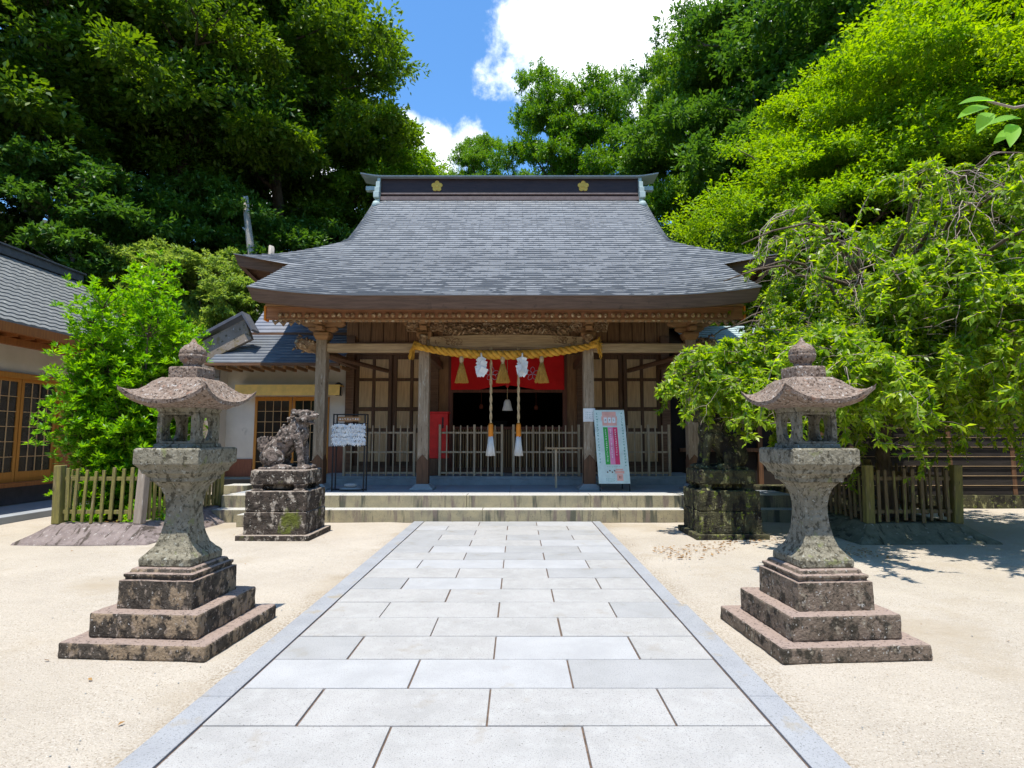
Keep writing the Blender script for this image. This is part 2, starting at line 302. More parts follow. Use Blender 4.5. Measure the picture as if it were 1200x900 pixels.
# ------------------------------------------------------------------ leaves by the thousand (one mesh per crown)
def leaf_arrays(C, D, Nn, L_, W_, rng, fold=.25):
    """C base points, D leaf directions, Nn leaf normals, L_/W_ sizes -> verts, 4 per leaf"""
    n = len(C); D = D / (np.linalg.norm(D, axis=1, keepdims=True) + 1e-9)
    S = np.cross(D, Nn); S /= (np.linalg.norm(S, axis=1, keepdims=True) + 1e-9); U = np.cross(S, D)
    L_ = L_[:, None]; W_ = W_[:, None]
    v = np.empty((n, 4, 3)); v[:, 0] = C; v[:, 1] = C + D * L_ * .45 + S * W_ * .5 + U * W_ * fold; v[:, 2] = C + D * L_; v[:, 3] = C + D * L_ * .45 - S * W_ * .5 + U * W_ * fold
    return v
def leaf_obj(name, V, mat, rv, parent=None, mesh_only=False):
    n = len(V); me = bpy.data.meshes.new(name)
    me.vertices.add(4 * n); me.loops.add(4 * n); me.polygons.add(n)
    me.vertices.foreach_set('co', V.reshape(-1).astype(np.float32)); me.loops.foreach_set('vertex_index', np.arange(4 * n, dtype=np.int32))
    me.polygons.foreach_set('loop_start', np.arange(0, 4 * n, 4, dtype=np.int32)); me.polygons.foreach_set('loop_total', np.full(n, 4, np.int32))
    a = me.attributes.new('rnd', 'FLOAT', 'FACE'); a.data.foreach_set('value', rv.astype(np.float32))
    me.materials.append(mat); me.update(calc_edges=True)
    if mesh_only: return me
    o = bpy.data.objects.new(name, me); col.objects.link(o); o.parent = parent; return o
def unit(rng, n):
    v = rng.normal(size=(n, 3)); return v / np.linalg.norm(v, axis=1, keepdims=True)
def clump_leaves(cent, rad, nper, leaf, rng, flat_=.55, spray=True, upb=1.1):
    """sprays of leaves around clump centres"""
    K = len(cent); n = K * nper
    off = unit(rng, n) * (rng.random(n) ** .45)[:, None]; off[:, 2] *= flat_
    rr = np.repeat(rad, nper)[:, None]; C = np.repeat(cent, nper, axis=0) + off * rr
    # break clump into twig sprays: snap leaves toward random twig lines
    if spray:
        ns = max(3, nper // 9); tw = unit(rng, K * ns).reshape(K, ns, 3); tw[:, :, 2] = tw[:, :, 2] * flat_ + .12
        pick = rng.integers(0, ns, n); t = tw[np.repeat(np.arange(K), nper), pick]
        s = rng.random(n)[:, None] ** .6; C2 = np.repeat(cent, nper, axis=0) + t * rr * s * 1.12 + rng.normal(size=(n, 3)) * rr * .07
        C = C2; D = t + rng.normal(size=(n, 3)) * .55
    else: D = off + rng.normal(size=(n, 3)) * .6
    D[:, 2] -= .15
    Nn = np.tile([0, 0, upb], (n, 1)) + rng.normal(size=(n, 3)) * .55
    L_ = leaf * (.7 + .6 * rng.random(n)); W_ = L_ * .46
    rv = np.clip(np.repeat(rng.random(K), nper) * .45 + rng.random(n) * .55, 0, 1)
    return leaf_arrays(C, D, Nn, L_, W_, rng), rv

def grow(rng, H, spread, nl, r0, base_frac=.3, lean=(0, 0), upw=.7):
    """trunk and limbs: list of (points, radii); returns tips"""
    paths = []; tips = []
    n = 9; pts = []; x = y = 0.0
    for i in range(n + 1):
        t = i / n; pts.append((x, y, t * H * .86)); x += rng.normal() * .03 * H * .4 + lean[0] / n; y += rng.normal() * .03 * H * .4 + lean[1] / n
    rad = [r0 * (1.25 if i == 0 else 1) * (1 - .85 * i / n) for i in range(n + 1)]
    paths.append((pts, rad)); tips.append(pts[-1])
    for k in range(nl):
        t = base_frac + (1 - base_frac) * (k + rng.random()) / nl * .95; i = min(n - 1, int(t * n)); a = t * n - i
        p = np.array(pts[i]) * (1 - a) + np.array(pts[i + 1]) * a; az = k * 2.4 + rng.random() * .9
        ln = spread * (1 - .55 * max(0, (t - .45)) / .55) * (.75 + .4 * rng.random()); q = p.copy(); d = np.array([math.cos(az), math.sin(az), upw]); lp = [tuple(p)]
        for s in range(5):
            q = q + d * ln / 5 + rng.normal(size=3) * ln * .035; d[2] -= .1; lp.append(tuple(q))
            if s >= 1:
                for _ in range(2):
                    e = q + np.array([math.cos(az + rng.normal() * 1.0), math.sin(az + rng.normal() * 1.0), .25 + rng.random() * .5]) * ln * (.2 + .2 * rng.random())
                    paths.append(([tuple(q), tuple((q + e) / 2 + rng.normal(size=3) * .03 * ln), tuple(e)], [r0 * .14, r0 * .09, r0 * .03])); tips.append(tuple(e))
        rr = r0 * .45 * (1 - t * .5); paths.append((lp, [rr * (1 - .8 * j / 5) for j in range(6)])); tips.append(lp[-1])
    return paths, tips
def wood_mesh(name, paths, mat, n=7):
    mb = MB()
    for p, r in paths: mb.tube(p, r, n if r[0] > .06 else 5)
    me = bpy.data.meshes.new(name); me.from_pydata(mb.v, [], mb.f); me.materials.append(mat); me.polygons.foreach_set('use_smooth', [True] * len(mb.f)); me.update(); return me

def crown_shell(rng, H, spread, nlobe, zmin, zmax):
    """big uneven lobes, and clump centres over each lobe's upper side"""
    out = []; rad = []
    for k in range(nlobe):
        t = (k + .5) / nlobe; z = zmin + (zmax - zmin) * t; env = spread * math.sin(math.pi * (.12 + .8 * t) ** .75) ** .7
        az = k * 2.4 + rng.random(); r = env * (.55 + .35 * rng.random()); c = np.array([math.cos(az) * r, math.sin(az) * r, z]); lr = spread * (.26 + .2 * rng.random())
        m = 26; u = unit(rng, m); u[:, 2] = np.abs(u[:, 2]) * .9 - .25; cc = c + u * lr * (.72 + .35 * rng.random((m, 1))) * np.array([1.15, 1.15, .8])
        out.append(cc); rad.append(np.full(m, lr * .36) * (.7 + .6 * rng.random(m)))
    return np.concatenate(out), np.concatenate(rad)

def make_tree_kind(seed, H, spread, leaf, nper, mat, nlobe=16, zmin=.35, bark='bark', r0=.35, flat_=.55):
    rng = np.random.default_rng(seed)
    paths, tips = grow(rng, H, spread * .8, 12, r0)
    c, r = crown_shell(rng, H, spread, nlobe, H * zmin, H * .93)
    tc_ = np.array(tips); c = np.concatenate([c, tc_]); r = np.concatenate([r, np.full(len(tc_), spread * .13)])
    V, rv = clump_leaves(c, r, nper, leaf, rng, flat_)
    return leaf_obj('crown', V, M[mat], rv, mesh_only=True), wood_mesh('trunk', paths, M[bark])
def plant_tree(kind, name, loc, s, rz, label, cat='tree', group=None):
    e = empty(name, loc, rz, label=label, cat=cat, group=group); e.scale = (s[0], s[0], s[1]) if isinstance(s, tuple) else (s, s, s)
    for nm, me in (('crown', kind[0]), ('trunk', kind[1])):
        o = bpy.data.objects.new(nm, me); col.objects.link(o); o.parent = e
    return e

# ------------------------------------------------------------------ ground, hill
def boxd(x, y, x0, x1, y0, y1):
    dx = max(x0 - x, 0, x - x1); dy = max(y0 - y, 0, y - y1); return math.hypot(dx, dy)
def hillz(x, y):
    d = min(boxd(x, y, -7.6, 8.6, -20, 24.6), boxd(x, y, -18.5, 12.5, -20, 16.9))
    if d <= 0: return 0
    s = min(1, d / 2.6); s = s * s * (3 - 2 * s)
    z = 5.9 * s + .38 * max(0, d - 2.2); z = min(z, 24)
    return z + .25 * math.sin(x * .9 + y * .4) * s + .2 * math.sin(y * 1.3 - x * .5) * s
g = MB(); NX, NY = 150, 130; xs = [(-1) ** (i < NX / 2) * 150 * abs(2 * i / NX - 1) ** 2.2 for i in range(NX + 1)]
ys = [-60 + 66 * j / 20 for j in range(20)] + [6 + 30 * j / 75 for j in range(75)] + [36 + 164 * (j / 35) ** 1.7 for j in range(36)]
vs = [(x, y, (hillz(x, y) - .02) if hillz(x, y) > 0 else -.02) for y in ys for x in xs]; n = NX + 1
hill = MB(); hill.add(vs, [(j * n + i, j * n + i + 1, (j + 1) * n + i + 1, (j + 1) * n + i) for j in range(len(ys) - 1) for i in range(NX)], True)
hill.build('hillside', M['under'], kind='structure')
sg = MB()   # sand court: a sheet on top, gently uneven
xs = [-40 + 22 * i / 10 for i in range(10)] + [-18 + 36 * i / 120 for i in range(121)] + [18 + 22 * (i + 1) / 10 for i in range(10)]; ys = [-30 + 31 * j / 8 for j in range(8)] + [1 + 16 * j / 80 for j in range(81)]
vs = []
for y in ys:
    for x in xs:
        z = .006 * math.sin(x * 2.1 + 1.3 * math.sin(y * 1.1)) + .005 * math.sin(y * 2.7 + x)
        if abs(x + .165) < 2.1: z = -.004
        vs.append((x, y, z + .002))
n = len(xs); sg.add(vs, [(j * n + i, j * n + i + 1, (j + 1) * n + i + 1, (j + 1) * n + i) for j in range(len(ys) - 1) for i in range(n - 1)], True)
sg.build('ground', M['sand'], kind='structure')

# ------------------------------------------------------------------ paved path: joints sheet + slabs
pth = empty('path', (0, 0, 0), kind='structure')
MB().bb(-1.765, 1.43, -4, 10.75, .0, .012).build('joint_bed', M['joint'], pth)
pl = MB(); r2 = random.Random(3); X0, X1, P_ = -1.735, 1.40, .4655
rows = int((10.75 + 4) / P_); ystart = 3.25 - 16 * P_
for j in range(0, 33):
    y0 = ystart + j * P_; y1 = y0 + P_
    if y0 > 10.7: break
    y1 = min(y1, 10.75); w3 = (X1 - X0) / 3; edges = [X0, X0 + w3, X0 + 2 * w3, X1] if j % 2 == 1 else [X0, X0 + w3 / 2, X0 + 1.5 * w3, X0 + 2.5 * w3, X1]
    for a, b in zip(edges, edges[1:]):
        h = .024 + r2.uniform(-.0015, .0015); jx = r2.uniform(-.002, .002); pl.cur = r2.choice((0, 0, 1, 2)); pl.bb(a + .006 + jx, b - .006 + jx, y0 + .006, y1 - .006, .001, h)
o = pl.build('paving_slab', (M['granite'], M['granite_b'], M['granite_c']), pth, bevel=.004); o['kind'] = 'stuff'
for xa, xb, xc in ((-1.93, -1.745, 0), (1.41, 1.60, 1)):
    k = MB(); yy = -4.0
    for L_ in [1.9] * 9:
        y2 = min(yy + L_, 10.75)
        if y2 - yy > .05: 
            if xc and yy > 3.8: k.bb(xa, xb - .045, yy + .003, y2 - .003, .001, .027)
            else: k.bb(xa, xb, yy + .003, y2 - .003, .001, .027)
        yy = y2
    k.build('kerb', M['granite_kerb'], pth, bevel=.004)

CX = -.25
# steps and platform
st = empty('stone_steps', (0, 0, 0), kind='structure')
def course(x0, x1, y0, y1, z0, z1, L_, name, mat, par, seed):
    r = random.Random(seed); m = MB(); x = x0
    while x < x1 - .02:
        b = min(x1, x + L_ * r.uniform(.8, 1.2))
        if x1 - b < .4: b = x1
        m.bb(x + .003, b - .003, y0 + r.uniform(-.003, .003), y1, z0, z1); x = b
    return m.build(name, mat, par, bevel=.008)
course(-5.75, 5.45, 10.76, 11.18, 0, .235, 2.6, 'lower_step', M['step_riser'], st, 1)
course(-5.75, 5.45, 11.1, 11.55, .1, .47, 2.2, 'upper_step', M['step_riser'], st, 5)
m = MB(); r = random.Random(5); x = -5.75
while x < 5.44:
    b = min(5.45, x + 1.4)
    for y0, y1 in ((11.556, 12.5), (12.505, 13.6)): m.bb(x + .003, b - .003, y0, y1, .05, .466)
    x = b
m.build('platform_paving', M['platform'], st, bevel=.003)
m = MB().bb(-4.9, 4.4, 13.6, 15.2, .05, .66); m.build('hall_footing', M['plinth_stone'], st, bevel=.01)
MB().bb(-5.05, 4.55, 13.5, 13.6, .05, .6).build('footing_kerb', M['plinth_stone'], st, bevel=.01)

# ------------------------------------------------------------------ shrine hall
H = empty('shrine_hall', (CX, 15, 0), label='wooden shrine hall with a wide curved blue-grey shingle roof and a porch', cat='shrine')
def shifted(dx, dy):
    def f(mb, name, mat, parent, bevel=0, **k):
        mb.v = [(x - dx, y - dy, z) for x, y, z in mb.v]; return mb.build(name, mat, parent, bevel, **k)
    return f
hb = shifted(0, 15)
YE, YM, YR, HK, HM, HV = 10.7, 12.8, 18.0, 5.0, 6.37, 4.5
def prof(d):   # height from the distance behind the porch eave line
    return 4.33 + .5 * d + .0288 * d * d
YB = 2 * YR - YM
def upm(g, d): return .34 * max(0, 1 - g / 3.4) ** 2 * math.exp(-max(d, 0) / 1.4)
def zmain(x, dy, g): return prof(dy + 2.1) + upm(g, dy)
def zroof(x, y):
    ax = abs(x)
    yy = y if y <= YR else 2 * YR - y
    if yy < YM:
        s = (yy - YE) / (YM - YE); return prof(yy - YE) + (1 - s) * .17 * max(0, 1 - (HK - ax) / 2.2) ** 2 + s * upm(HM - ax, 0)
    d = yy - YM; ds = HM - ax
    if ax <= HV: 
        z = zmain(x, d, HM - ax)
        if d > HM - HV and ax > HV - .45: z -= .16 * ((ax - HV + .45) / .45) ** 2 * min(1, (d - HM + HV) / .6)
        return z
    dd = min(d, ds); g = ds if d <= ds else (5.2 - abs(y - YR))
    return zmain(x, dd, g)
rf = MB(); CL = .15; LIP = .02; rr = random.Random(2)
def strip(pts0, pts1, lip0):
    """pts0 lower edge, pts1 upper edge: a course with a raised lower lip"""
    n = len(pts0); lv = []; cur = LIP
    for i in range(n):
        if rr.random() < .4: cur = rr.choice((.02, .024, .03, .036))
        lv.append(cur)
    up = [(x, y, z + l_) for (x, y, z), l_ in zip(pts0, lv)]
    vs = lip0 + up + pts1; fs = []
    for i in range(n - 1):
        fs.append((i, i + 1, n + i + 1, n + i)); fs.append((n + i, n + i + 1, 2 * n + i + 1, 2 * n + i))
    rf.add(vs, fs)
def halfw(d):   # d from porch eave; half width of the front slope
    if d < 2.1 - 1e-6: return HK + .03 * math.sin(d)
    return max(HV, HM - (d - 2.1))
NXs = 150
for side in (0, 1):
    ds_ = list(np.arange(0 if side == 0 else 2.1, 7.25, CL)) + [7.3]
    if side == 0: ds_ = sorted(set([round(v, 4) for v in ds_] + [2.1]))
    for a, b in zip(ds_, ds_[1:]):
        wa, wb = halfw(a), halfw(b)
        if a < 2.1 <= b and side == 0 and b > 2.1: wb = wa
        def row(d, wd):
            y = YE + d; out = []
            for i in range(NXs + 1):
                x = wd * (2 * i / NXs - 1); z = zroof(x, min(y, YR)); out.append((x, y if side == 0 else 2 * YR - y, z))
            return out
        r0 = row(a, wa); r1 = row(b, wb)
        strip(r0, r1, [(x, y, z - .001) for x, y, z in r0])
for sx in (-1, 1):      # hip slopes at the two sides
    ds_ = list(np.arange(0, HM - HV + .3, CL))
    for a, b in zip(ds_, ds_[1:]):
        def row(d):
            hy = 5.2 - d; out = []
            for i in range(51):
                yy = hy * (2 * i / 50 - 1); out.append((sx * (HM - d), YR + yy, zmain(0, d, 5.2 - abs(yy))))
            return out
        r0 = row(a); r1 = row(b); strip(r0, r1, [(x, y, z - .001) for x, y, z in r0])
def roofmat():
    m = nmat('shingle_roof', (.195, .204, .214), (.168, .177, .188), 1.6, .45, 0, spots=[((.225, .24, .255), 1.1, .54, .2, (.5, 3, 3))], spec=.45)
    t = m.node_tree; N = t.nodes; L = t.links.new; P = N['Principled BSDF']; src = P.inputs['Base Color'].links[0].from_socket
    tcn = N.new('ShaderNodeTexCoord'); s = N.new('ShaderNodeSeparateXYZ'); L(tcn.outputs['Object'], s.inputs[0])
    cb = N.new('ShaderNodeCombineXYZ'); L(s.outputs['X'], cb.inputs[0]); ad = N.new('ShaderNodeMath'); ad.operation = 'ADD'; L(s.outputs['Y'], ad.inputs[0]); ad.inputs[1].default_value = 15 - YE + 100 * CL; L(ad.outputs[0], cb.inputs[1])
    b = N.new('ShaderNodeTexBrick'); b.inputs['Scale'].default_value = 1; b.inputs['Brick Width'].default_value = .42; b.inputs['Row Height'].default_value = CL; b.inputs['Mortar Size'].default_value = .009; b.inputs['Mortar Smooth'].default_value = .2
    b.inputs['Color1'].default_value = (.95, .95, .95, 1); b.inputs['Color2'].default_value = (1.04, 1.04, 1.04, 1); b.inputs['Mortar'].default_value = (.45, .45, .45, 1); b.offset = .37; b.offset_frequency = 3
    L(cb.outputs[0], b.inputs['Vector'])
    x = N.new('ShaderNodeMix'); x.data_type = 'RGBA'; x.blend_type = 'MULTIPLY'; x.inputs[0].default_value = .8; L(src, x.inputs[6]); L(b.outputs['Color'], x.inputs[7]); L(x.outputs[2], P.inputs['Base Color'])
    # dark seam lines of the brick pattern also drive the bump
    bp = N.new('ShaderNodeBump'); bp.inputs['Strength'].default_value = .5; bp.inputs['Distance'].default_value = .01; L(b.outputs['Fac'], bp.inputs['Height']); bp.invert = True; L(bp.outputs[0], P.inputs['Normal'])
    return m
M['roof'] = roofmat()
roof = hb(rf, 'roof', M['roof'], H)
# underside: boards following the roof, and the thick eave edge
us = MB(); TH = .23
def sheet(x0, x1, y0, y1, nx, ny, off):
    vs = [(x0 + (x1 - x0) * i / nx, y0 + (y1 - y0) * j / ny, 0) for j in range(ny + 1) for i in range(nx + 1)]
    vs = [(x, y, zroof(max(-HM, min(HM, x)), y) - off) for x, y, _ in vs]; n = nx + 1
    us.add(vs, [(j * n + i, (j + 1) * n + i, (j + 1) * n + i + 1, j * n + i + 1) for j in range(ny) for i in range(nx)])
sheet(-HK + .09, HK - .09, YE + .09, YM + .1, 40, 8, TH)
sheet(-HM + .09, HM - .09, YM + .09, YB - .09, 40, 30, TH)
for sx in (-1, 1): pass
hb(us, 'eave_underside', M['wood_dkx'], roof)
ed = MB()
def edge(path, inward):
    vs = []; n = len(path)
    for (x, y), (ix, iy) in zip(path, inward):
        z = zroof(x, y)
        vs += [(x, y, z + .0), (x + ix * .02, y + iy * .02, z - .03), (x + ix * .085, y + iy * .085, z - TH - .01), (x + ix * .2, y + iy * .2, z - TH - .01)]
    ed.add(vs, [(i * 4 + k, i * 4 + k + 1, (i + 1) * 4 + k + 1, (i + 1) * 4 + k) for i in range(n - 1) for k in range(3)])
lin = lambda a, b, n: [a + (b - a) * i / n for i in range(n + 1)]
edge([(x, YE) for x in lin(-HK, HK, 60)], [(1 if i == 0 else -1 if i == 60 else 0, 1) for i in range(61)])
for sx in (-1, 1):
    ys_ = lin(YE, YM, 12); edge([(sx * (HK + .03 * math.sin(y - YE)), y) for y in ys_], [(-sx, 1 if i == 0 else 0) for i, _ in enumerate(ys_)])
    xs_ = lin(HM, HK, 14); edge([(sx * x, YM + 1e-4) for x in xs_], [(-sx if i == 0 else 0, 1) for i, _ in enumerate(xs_)])
    ys_ = lin(YM, YB, 50); edge([(sx * (HM - 1e-4), y) for y in ys_], [(-sx, 1 if i == 0 else -1 if i == 50 else 0) for i, _ in enumerate(ys_)])
edge([(x, YB) for x in lin(-HM, HM, 50)], [(0, -1)] * 51)
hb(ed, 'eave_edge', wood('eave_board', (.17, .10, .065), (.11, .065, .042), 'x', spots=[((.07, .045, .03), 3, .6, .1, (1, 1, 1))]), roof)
# gables
gb = MB()
for sx in (-1, 1):
    zt = prof(7.3) - .1; ys_ = lin(YM + 2.0, YR, 16); top = [(y, prof(y - YE) - .06) for y in ys_]; top += [(2 * YR - y, z) for y, z in top[::-1][1:]]
    base = prof(3.9) - .25
    vs = [(sx * 4.05, y, z) for y, z in top] + [(sx * 4.05, y, base) for y, z in top]; n = len(top)
    gb.add(vs, [(i, i + 1, n + i + 1, n + i) for i in range(n - 1)])
    vs = [];  # barge board under the verge
    for y, z in top: vs += [(sx * (HV - .03), y, z - .12), (sx * (HV - .03), y, z - .42), (sx * (HV - .12), y, z - .42), (sx * (HV - .12), y, z - .10)]
    gb.add(vs, [(i * 4 + k, i * 4 + (k + 1) % 4, (i + 1) * 4 + (k + 1) % 4, (i + 1) * 4 + k) for i in range(n - 1) for k in range(4)])
[hb(q_, 'gable', M['wood_dk'], roof) for q_ in by_key(gb, SX)]
# ridge box
zr = prof(7.1)
rb = MB().bb(-4.22, 4.22, YR - .19, YR + .19, zr - .25, zr + .72); ridge = hb(rb, 'ridge', M['ridge_dk'], roof)
m = MB().bb(-4.26, 4.26, YR - .30, YR + .30, zr - .05, zr + .07); m.bb(-4.2, 4.2, YR - .24, YR + .24, zr + .17, zr + .22)
hb(m, 'ridge_molding', nmat('ridge_molding', (.20, .15, .135), (.14, .10, .09), 6, .5, .1), ridge, .006)
m = MB()
for k in range(-22, 22):
    def cz(x): return zr + .72 + .11 * max(0, (abs(x) - 4.1) / .8) ** 1.6
    xa, xb = k * 4.86 / 22, (k + 1) * 4.86 / 22
    m.rings([[(x, YR - .36, cz(x)), (x, YR - .37, cz(x) + .035), (x, YR - .12, cz(x) + .13), (x, YR + .12, cz(x) + .13), (x, YR + .37, cz(x) + .035), (x, YR + .36, cz(x))] for x in (xa, xb)])
hb(m, 'ridge_cap', M['metal'], ridge)
m = MB()
for sx in (-1, 1):
    for z0, z1, w_, o in ((.56, .72, .30, 0), (.36, .56, .36, .03), (.18, .36, .40, .06), (-.02, .18, .46, .08), (-.26, -.02, .36, .04)):
        x0 = 4.22; m.bb(min(sx * x0, sx * (x0 + .10 + o)), max(sx * x0, sx * (x0 + .10 + o)), YR - w_, YR + w_, zr + z0 + .003, zr + z1 - .003)
    m.bb(min(sx * 4.2, sx * 4.75), max(sx * 4.2, sx * 4.75), YR - .09, YR + .09, zr + .38, zr + .52)
    m.lathe([(.12, 0), (.14, .1), (.1, .2)], (sx * 4.30, YR - .42, zr - .36), 12)
[hb(q_, 'ridge_end_ornament', M['verdigris'], ridge, .01) for q_ in by_key(m, SX)]
for x in (-2.38, 2.42):
    m = MB()
    for k in range(5):
        a = R(90 + 72 * k); cx_, cz_ = x + .11 * math.cos(a), zr + .46 + .11 * math.sin(a)
        pts = [(cx_ + .078 * math.cos(t * .5236), cz_ + .078 * math.sin(t * .5236)) for t in range(12)]; m.prism(pts, YR - .212 - .001 * k, YR - .18)
    m.prism([(x + .06 * math.cos(t * .5236), zr + .46 + .06 * math.sin(t * .5236)) for t in range(12)], YR - .225, YR - .18)
    hb(m, 'flower_crest', M['gold'], ridge)

# porch posts
Zf = .466
def post(x, y, z1):
    p = MB(); p.bb(x - .115, x + .115, y - .115, y + .115, Zf + .72, z1)
    o = hb(p, 'pillar', M['post'], H, .012)
    q = MB(); s = .125; z0, z1_ = Zf + .10, Zf + .62
    q.bb(x - s, x + s, y - s, y + s, z0, z1_)
    for sx, sy in ((1, 0), (-1, 0), (0, 1), (0, -1)):   # pointed tongues of the sheathing
        if sx: q.add([(x + sx * s, y - s, z1_), (x + sx * s, y + s, z1_), (x + sx * s, y, z1_ + .14), (x + sx * (s - .02), y - s, z1_), (x + sx * (s - .02), y + s, z1_), (x + sx * (s - .02), y, z1_ + .14)], [(0, 1, 2), (3, 5, 4), (0, 2, 5, 3), (1, 4, 5, 2)])
        else: q.add([(x - s, y + sy * s, z1_), (x + s, y + sy * s, z1_), (x, y + sy * s, z1_ + .14), (x - s, y + sy * (s - .02), z1_), (x + s, y + sy * (s - .02), z1_), (x, y + sy * (s - .02), z1_ + .14)], [(0, 1, 2), (3, 5, 4), (0, 2, 5, 3), (1, 4, 5, 2)])
    hb(q, 'pillar_shoe', M['wood_dk'], o)
    u = MB().bb(x - .113, x + .113, y - .113, y + .113, Zf + .12, Zf + .72); hb(u, 'pillar_foot', M['post'], o)
    b = MB().sqloft([(.50, 0), (.50, .03), (.44, .05), (.40, .065), (.30, .115), (.27, .125)], (x, y, Zf)); hb(b, 'pillar_base', M['plinth_stone'], o, .01)
    return o
PX = (-4.07, -1.80, 1.82, 4.09)
for x in PX: post(x, 12.4, 3.74)
def bracket(m, x, y, z, s=1):
    """stepped bearing blocks on a post head"""
    m.sqloft([(.20 * s, 0), (.26 * s, .03), (.33 * s, .10), (.33 * s, .17)], (x, y, z))
    for k, (w_, zz) in enumerate(((.62, .19), (.95, .31))):
        w_ *= s
        poly = [(x - w_ / 2, z + zz + .10), (x - w_ / 2, z + zz + .055), (x - w_ / 2 + .05, z + zz + .02), (x - w_ / 2 + .12, z + zz), (x + w_ / 2 - .12, z + zz), (x + w_ / 2 - .05, z + zz + .02), (x + w_ / 2, z + zz + .055), (x + w_ / 2, z + zz + .10)]
        m.prism(poly, y - .075 - .004 * k, y + .075 + .004 * k)
        m.bb(x - .074, x + .074, y - w_ / 2, y + w_ / 2, z + zz + .012, z + zz + .096)
        for q in (-1, 0, 1): m.sqloft([(.09, 0), (.15, .035), (.15, .07)], (x + q * (w_ / 2 - .08), y, z + zz + .101))
def curls(m, x0, x1, z0, z1, y, n, rg, r0=.018, dep=.05):
    for _ in range(n):
        cx_, cz_ = rg.uniform(x0, x1), rg.uniform(z0, z1); ra = rg.uniform(.25, .5) * min(z1 - z0, .22); a0 = rg.uniform(0, 6.28); sg_ = rg.choice((-1, 1)); pts = []
        for t in range(11): a = a0 + sg_ * t * .62; r_ = ra * (1 - t / 13); pts.append((min(x1, max(x0, cx_ + r_ * math.cos(a))), y - rg.uniform(0, dep) * .3 - dep * t / 14, min(z1, max(z0, cz_ + r_ * math.sin(a) * .8))))
        m.tube(pts, [r0 * (1 - .05 * t) * rg.uniform(.9, 1.2) for t in range(11)], 6)
rg = random.Random(11)
for x in PX:
    m = MB(); bracket(m, x, 12.4, 3.73); hb(m, 'bracket', M['wood_md'], H, .005)
# purlin over the posts, the eave beam, its carved blocks, rafters
MBb = MB().bb(-4.95, 4.95, 12.28, 12.52, 4.30, 4.52); hb(MBb, 'purlin', M['wood_md'], H, .01)
m = MB().bb(-4.86, 4.86, 11.28, 11.42, 3.99, 4.24); eb = hb(m, 'eave_beam', M['wood_red'], H, .008)
m = MB().bb(-4.86, 4.86, 11.23, 11.46, 4.243, 4.29); m.bb(-4.6, 4.6, 11.25, 11.44, 3.955, 3.987); hb(m, 'eave_beam_batten', M['wood_md'], eb, .004)
m = MB()
for sx in (-1, 1):
    m.bb(min(sx * 4.863, sx * 4.90), max(sx * 4.863, sx * 4.90), 11.26, 11.44, 3.96, 4.26)
[hb(q_, 'beam_end_cap', M['orange'], eb, .004) for q_ in by_key(m, SX)]
m = MB()
x = -4.55
k = 0
while x < 4.6:
    if abs(x) > 1.35 or True:
        m.lathe([(.012, -.05), (.036, -.038), (.05, 0), (.036, .035), (.012, .045)], (x, 11.24, 4.06), 10); m.sqloft([(.05, 0), (.07, .03)], (x, 11.27, 3.925))
    k += 1; x += .115 if k % 2 else .155
hb(m, 'bead_carving', M['carve'], eb)
m = MB(); ra = random.Random(3)
for sx in (-1, 1):      # scrolled cut ends of the beam
    for t in range(5): m.tube([(sx * (4.72 - .16 * t), 11.29, 3.96 - .03 * (t % 2)), (sx * (4.66 - .16 * t), 11.26, 3.90 - .035 * math.sin(t * 1.1)), (sx * (4.60 - .16 * t), 11.30, 3.96)], [.02, .045, .02], 7)
    for xs_ in (3.1, 1.85, .9) : pass
[hb(q_, 'beam_scroll', M['carve'], eb) for q_ in by_key(m, SX)]
m = MB(); n = 54
for i in range(n):
    x = -4.75 + 9.5 * i / (n - 1)
    m.add([(x - .035, 10.98, zroof(x, 10.98) - TH - .10), (x + .035, 10.98, zroof(x, 10.98) - TH - .10), (x + .035, 10.98, zroof(x, 10.98) - TH - .005), (x - .035, 10.98, zroof(x, 10.98) - TH - .005),
           (x - .035, 14.9, prof(4.2) - TH - .16), (x + .035, 14.9, prof(4.2) - TH - .16), (x + .035, 14.9, prof(4.2) - TH - .03), (x - .035, 14.9, prof(4.2) - TH - .03)], [(0, 1, 2, 3), (7, 6, 5, 4), (0, 4, 5, 1), (1, 5, 6, 2), (3, 2, 6, 7), (0, 3, 7, 4)])
o = [hb(q_, 'rafter', M['wood_md'], H) for q_ in by_key(m, lambda c: round((c[0] + 4.75) / 9.5 * 53))]
# tie beams
m = MB()
for a, b in ((PX[0], PX[1]), (PX[2], PX[3])): m.bb(a + .117, b - .117, 12.31, 12.49, 3.47, 3.66)
[hb(q_, 'tie_beam', M['wood_grey'], H, .015) for q_ in by_key(m, SX)]
m = MB()      # rainbow beam in the middle, arched
xs_ = lin(PX[1] + .117, PX[2] - .117, 24)
def arch(x): return .07 * (1 - (x / 1.72) ** 2)
m.rings([[(x, 12.26, 3.50 + arch(x)), (x, 12.54, 3.50 + arch(x)), (x, 12.54, 3.80 + arch(x) * .8), (x, 12.26, 3.80 + arch(x) * .8)] for x in xs_]); kb = hb(m, 'rainbow_beam', M['wood_grey'], H, .02)
m = MB()
for sx in (-1, 1): curls(m, sx * 1.25 - .3, sx * 1.25 + .3, 3.60, 3.79, 12.262, 16, rg, .009, .015)
[hb(q_, 'beam_relief', M['carve'], kb) for q_ in by_key(m, SX)]
m = MB(); curls(m, -1.35, 1.35, 3.87, 4.08, 12.33, 120, rg, .022, .09); m.bb(-1.4, 1.4, 12.34, 12.40, 3.86, 4.12)
